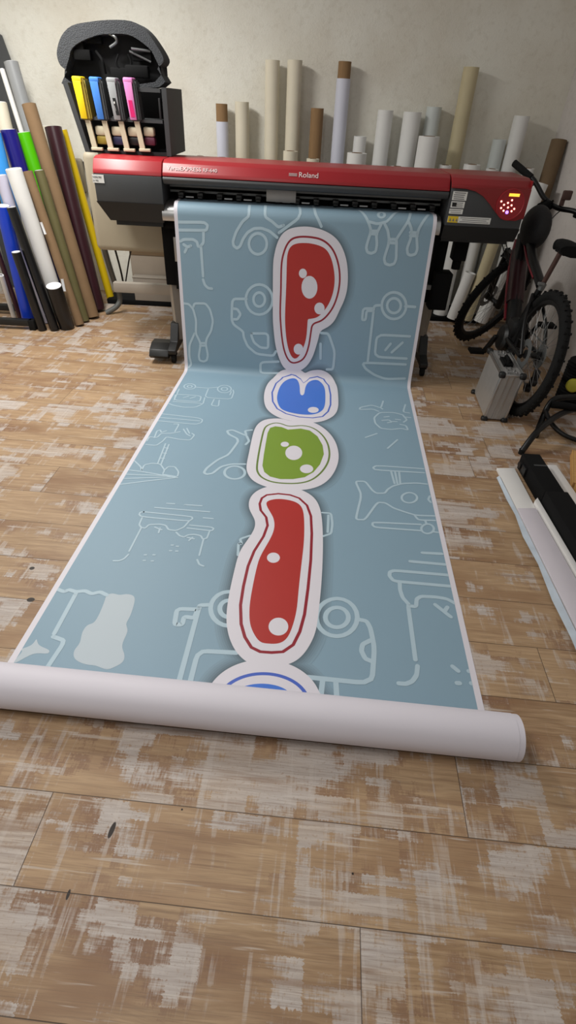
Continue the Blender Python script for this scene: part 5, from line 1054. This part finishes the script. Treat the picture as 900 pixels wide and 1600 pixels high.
b = MB(); b.ball(bk(.82, .97, .01), (.09, .14, .135), u=24, v=16); b.box(bk(.86, .96), (.12, .14, .20), bev=.05, seg=4)
b.build('frame_bag', 'bag_black', bike)
b = MB(); b.sweep([bk(.31, .68), bk(.245, .93)], .0155, 12); b.build('seat_post', 'seat_brown', bike)
b = MB(); b.cyl(bk(.30, .70), bk(.29, .735), .021, n=16); b.box(bk(.275, .735, -.02), (.04, .03, .02), bev=.005); b.build('seat_clamp', 'steel_grey', bike)
b = MB()
prof = [(-.14, .075, .0), (-.08, .08, .012), (0, .055, .012), (.07, .026, .004), (.13, .018, -.01)]
rings = []
for t, w, dz in prof:
    c = bk(.225 + t, .965 + dz)
    rings.append([b.bm.verts.new(c + bs * (w * math.cos(k * PI / 8)) + bu * ((.026 if math.sin(k * PI / 8) > 0 else .034) * math.sin(k * PI / 8))) for k in range(16)])
b.skin(rings); b.cap(rings[0], True); b.cap(rings[-1]); b.bar(bk(.16, .935), bk(.30, .935), .03, .02)
b.build('saddle', 'matt_black', bike)

# ------------------------------------------------------------------ aluminium case
cs = thing('aluminium_case', (1.30, 3.27, 0), 'silver aluminium flight case with black corners standing beside the bicycle wheel', 'case')
cdir = Vector((.035, .42, 0)).normalized(); cside = Vector((cdir.y, -cdir.x, 0)); A0 = Vector((1.232, 3.085, .006)); CL, CWd, CH = .40, .125, .30
clean = Vector((.10, 0, 1)).normalized()
Rc = Matrix((cside, cdir, Vector((0, 0, 1)))).transposed()
def cp_(u, v, w): return A0 + cside * (u * CWd) + cdir * (v * CL) + Vector((.03 * w, 0, CH * w))
vs8 = [cp_(u, v, w) for w in (0, 1) for u, v in ((0, 0), (1, 0), (1, 1), (0, 1))]
b = MB(); b.faces(vs8, [(3, 2, 1, 0), (4, 5, 6, 7), (0, 1, 5, 4), (1, 2, 6, 5), (2, 3, 7, 6), (3, 0, 4, 7)])
bmesh.ops.bevel(b.bm, geom=b.bm.edges[:], offset=.006, segments=2, affect='EDGES'); body = b.build('case_body', 'aluminium', cs)
b = MB()
for u in (.36, .62):
    b.bar(cp_(u, -.004, .02), cp_(u, -.004, .98), .006, .006); b.bar(cp_(u, 0, 1.005), cp_(u, 1, 1.005), .006, .005)
for (p, q) in (((0, 0, 0), (0, 0, 1)), ((1, 0, 0), (1, 0, 1)), ((0, 0, 1), (1, 0, 1)), ((0, 0, 1), (0, 1, 1)), ((1, 0, 1), (1, 1, 1)), ((0, 1, 1), (1, 1, 1))): b.bar(cp_(*p), cp_(*q), .014, .014, bev=.003)
b.build('edge_rails', 'silver', cs)
for u, v, w in [(u, v, w) for u in (0, 1) for v in (0, 1) for w in (0, 1)]:
    b = MB(); b.box(cp_(u, v, w), (.04, .04, .036), Rc, bev=.012, seg=3); b.build('corner_guard', 'black_plastic', cs)
b = MB(); b.bar(cp_(.5, .34, 1.03), cp_(.5, .66, 1.03), .055, .02, bev=.004); b.sweep([cp_(.5, .38, 1.03), cp_(.5, .40, 1.11), cp_(.5, .60, 1.11), cp_(.5, .62, 1.03)], .010, 8, smooth=False); b.build('handle', 'matt_black', cs)
for v in (.12, .88):
    b = MB(); b.bar(cp_(.5, v - .05, 1.02), cp_(.5, v + .05, 1.02), .05, .014, bev=.003); b.bar(cp_(.5, v - .03, 1.05), cp_(.5, v + .03, 1.05), .02, .012, bev=.003); b.build('latch', 'silver', cs)

# ------------------------------------------------------------------ black tubular stool at the right edge
so = onfloor(860, 672)
stl = thing('stool', (so.x, so.y, 0), 'black bent tube stool base at the right edge, in front of the bicycle wheel', 'stool')
F0 = onfloor(815, 706, .014)
b = MB(); b.sweep([F0, at(836, 678, 2.74), at(856, 660, 2.84), at(880, 645, 2.95), at(912, 636, 3.05)], .018, 12); b.build('leg', 'bike_black', stl)
F1 = onfloor(837, 682, .014)
b = MB(); b.sweep([F1, at(846, 658, 2.97), at(857, 634, 3.02), at(872, 622, 3.05), at(915, 620, 3.10)], .018, 12); b.build('leg', 'bike_black', stl)
b = MB(); b.sweep([at(851, 640, 3.0), at(862, 662, 2.94), at(882, 680, 2.86), at(915, 692, 2.80)], .014, 12); b.build('leg', 'bike_black', stl)
b = MB(); b.sweep([at(862, 632, 3.0), at(880, 634, 2.98), at(915, 640, 2.96)], .022, 12); b.build('seat_rail', 'matt_black', stl)
b = MB(); p = onfloor(815, 706, .012); b.cyl((p.x, p.y, 0), (p.x, p.y, .03), .017, n=14); b.build('foot_cap', 'rubber', stl)
# ribbed drum with a yellow cap
c = at(908, 590, 3.32)
rd = thing('ribbed_drum', (c.x, c.y, 0), 'dark finely ribbed drum with a round yellow cap, cut by the right edge', 'drum')
b = MB(); prf = [(0, .02), (0, .11)]
for k in range(14): prf += [(.008 + k * .02, .118), (.018 + k * .02, .110)]
prf += [(.29, .11), (.29, .02)]
b.lathe((c.x + .06, c.y + .1, .001), (0, 0, 1), prf, 40, caps=True); b.build('ribbed_body', 'matt_black', rd)
q = at(899, 606, 3.28); b = MB(); b.lathe(q + Vector((0, .04, 0)), (-.35, -1, .25), [(0, .044), (.02, .044), (.03, .038), (.034, .02), (.035, .0005)], 28); b.cyl(q + Vector((0, .04, 0)), (c.x + .05, c.y + .02, q.z), .02, n=14); b.build('yellow_cap', 'cap_yellow', rd)

# ------------------------------------------------------------------ boards on the floor at the right
def slab(name, pts, z0, z1, m, label, cat='board', group=None, bev=.0015):
    b = MB(); b.prism(pts, z0, z1, axis='z', bev=bev)
    cx = sum(p[0] for p in pts) / len(pts); cy = sum(p[1] for p in pts) / len(pts)
    return tag(b.build(name, m, origin=(cx, cy, z0)), label, cat, group)
slab('foam_board', [(1.141, 2.48), (1.242, 2.49), (1.215, 1.10), (1.128, 1.10)], .001, .016, 'foamboard', 'white foam board strip on the floor, far end bare, nearest to the banner', group='boards on the floor')
slab('foam_board', [(1.135, 2.10), (1.228, 2.11), (1.235, .98), (1.12, .98)], .017, .026, 'board_lilac', 'pale lilac board lying on top of the white foam board strip', group='boards on the floor')
b = MB()
L0 = [(1.127, 2.40, .004), (1.119, 2.2, .008), (1.115, 2.05, .020), (1.107, 1.9, .010), (1.107, 1.7, .020), (1.098, 1.5, .010), (1.096, 1.3, .016), (1.088, 1.1, .008)]
vsl = []
for x, y, z in L0:
    xe = (1.134 if y > 2.1 else 1.119 + .015 * (y - 1.0) / 1.1)
    vsl += [(x - .006, y, z), (xe - .001, y + .003, .015), (xe - .001, y + .003, .0158), (x - .006, y, z + .0012)]
fc_ = []
for i in range(len(L0) - 1):
    o = i * 4
    for j in range(4): fc_.append((o + j, o + (j + 1) % 4, o + 4 + (j + 1) % 4, o + 4 + j))
fc_ += [(0, 1, 2, 3), (31, 30, 29, 28)]
b.faces(vsl, fc_); tag(b.build('protective_film', 'film_blue', origin=(1.1, 1.8, .004)), 'crumpled light blue protective film along the left edge of the lilac board', 'film')
slab('paper_strip', [(1.237, 2.16), (1.262, 2.19), (1.268, 1.2), (1.24, 1.2)], .001, .034, 'foamboard', 'stack of thin white strips between the lilac board and the black box', 'strip', bev=.001)
t = thing('black_box', (1.31, 1.9, 0), 'long flat black box on the floor among the white boards', 'box')
b = MB(); b.box((1.318, 2.34, .048), (.10, .36, .094), bev=.005); b.box((1.325, 1.62, .05), (.112, 1.08, .098), bev=.005); b.build('box_body', 'matt_black', t)
b = MB(); b.cyl((1.268, 2.47, .05), (1.250, 2.47, .05), .018, n=16); b.box((1.262, 2.42, .045), (.014, .05, .05), bev=.003); b.build('end_fitting', 'black_plastic', t)
b = MB(); b.box((1.33, 2.40, .0955), (.07, .012, .002)); b.build('ridge', 'charcoal_plastic', t)
slab('foam_board', [(1.398, 2.53), (1.49, 2.535), (1.50, 1.2), (1.395, 1.2)], .001, .022, 'foamboard', 'white foam board strip on the right of the long black box', group='boards on the floor')
t = thing('wooden_frame', (1.72, 2.3, 0), 'light wooden frame at the right edge beside the white foam board', 'frame')
b = MB(); b.bar((1.515, 2.33, .025), (1.64, 2.66, .03), .035, .035, bev=.003); b.build('strut', 'wood', t)
b = MB(); b.box((1.515, 2.05, .04), (.02, .55, .078), bev=.002); b.box((1.735, 2.31, .04), (.44, .02, .078), bev=.002); b.build('rim', 'wood', t)
b = MB(); b.box((1.735, 2.04, .07), (.42, .5, .012)); b.build('panel', 'foamboard', t)
b = MB(); b.box((1.76, 2.06, .102), (.37, .42, .05), bev=.008); tag(b.build('black_case', 'matt_black', origin=(1.76, 2.06, .077)), 'black flat case lying on the wooden frame at the right edge', 'case')

# ------------------------------------------------------------------ light: ceiling lamps and an even ambient fill added all round
def lamp(name, loc, sx, sy, power, col, aim=None):
    l = bpy.data.lights.new(name, 'AREA'); l.shape = 'RECTANGLE'; l.size = sx; l.size_y = sy; l.energy = power; l.color = col
    o = bpy.data.objects.new(name, l); COL.objects.link(o); o.location = loc
    if aim:
        o.rotation_euler = (Vector(aim) - Vector(loc)).to_track_quat('-Z', 'Y').to_euler()
    return o
lamp('ceiling_lamp', (-1.7, 3.5, 2.66), .4, 1.2, 80, (1.0, .98, .94))
lamp('ceiling_lamp', (-.9, .6, 2.66), .4, 1.2, 27, (1.0, .97, .93))
w = bpy.data.worlds.new('ambient_fill'); SC.world = w; w.use_nodes = True
bg = w.node_tree.nodes['Background']; bg.inputs['Color'].default_value = (1.0, .975, .93, 1); bg.inputs['Strength'].default_value = .27
SC.view_settings.view_transform = 'Standard'; SC.view_settings.look = 'None'
SC.view_settings.gamma = 1.0; SC.view_settings.exposure = 0.0; SC.view_settings.use_curve_mapping = False
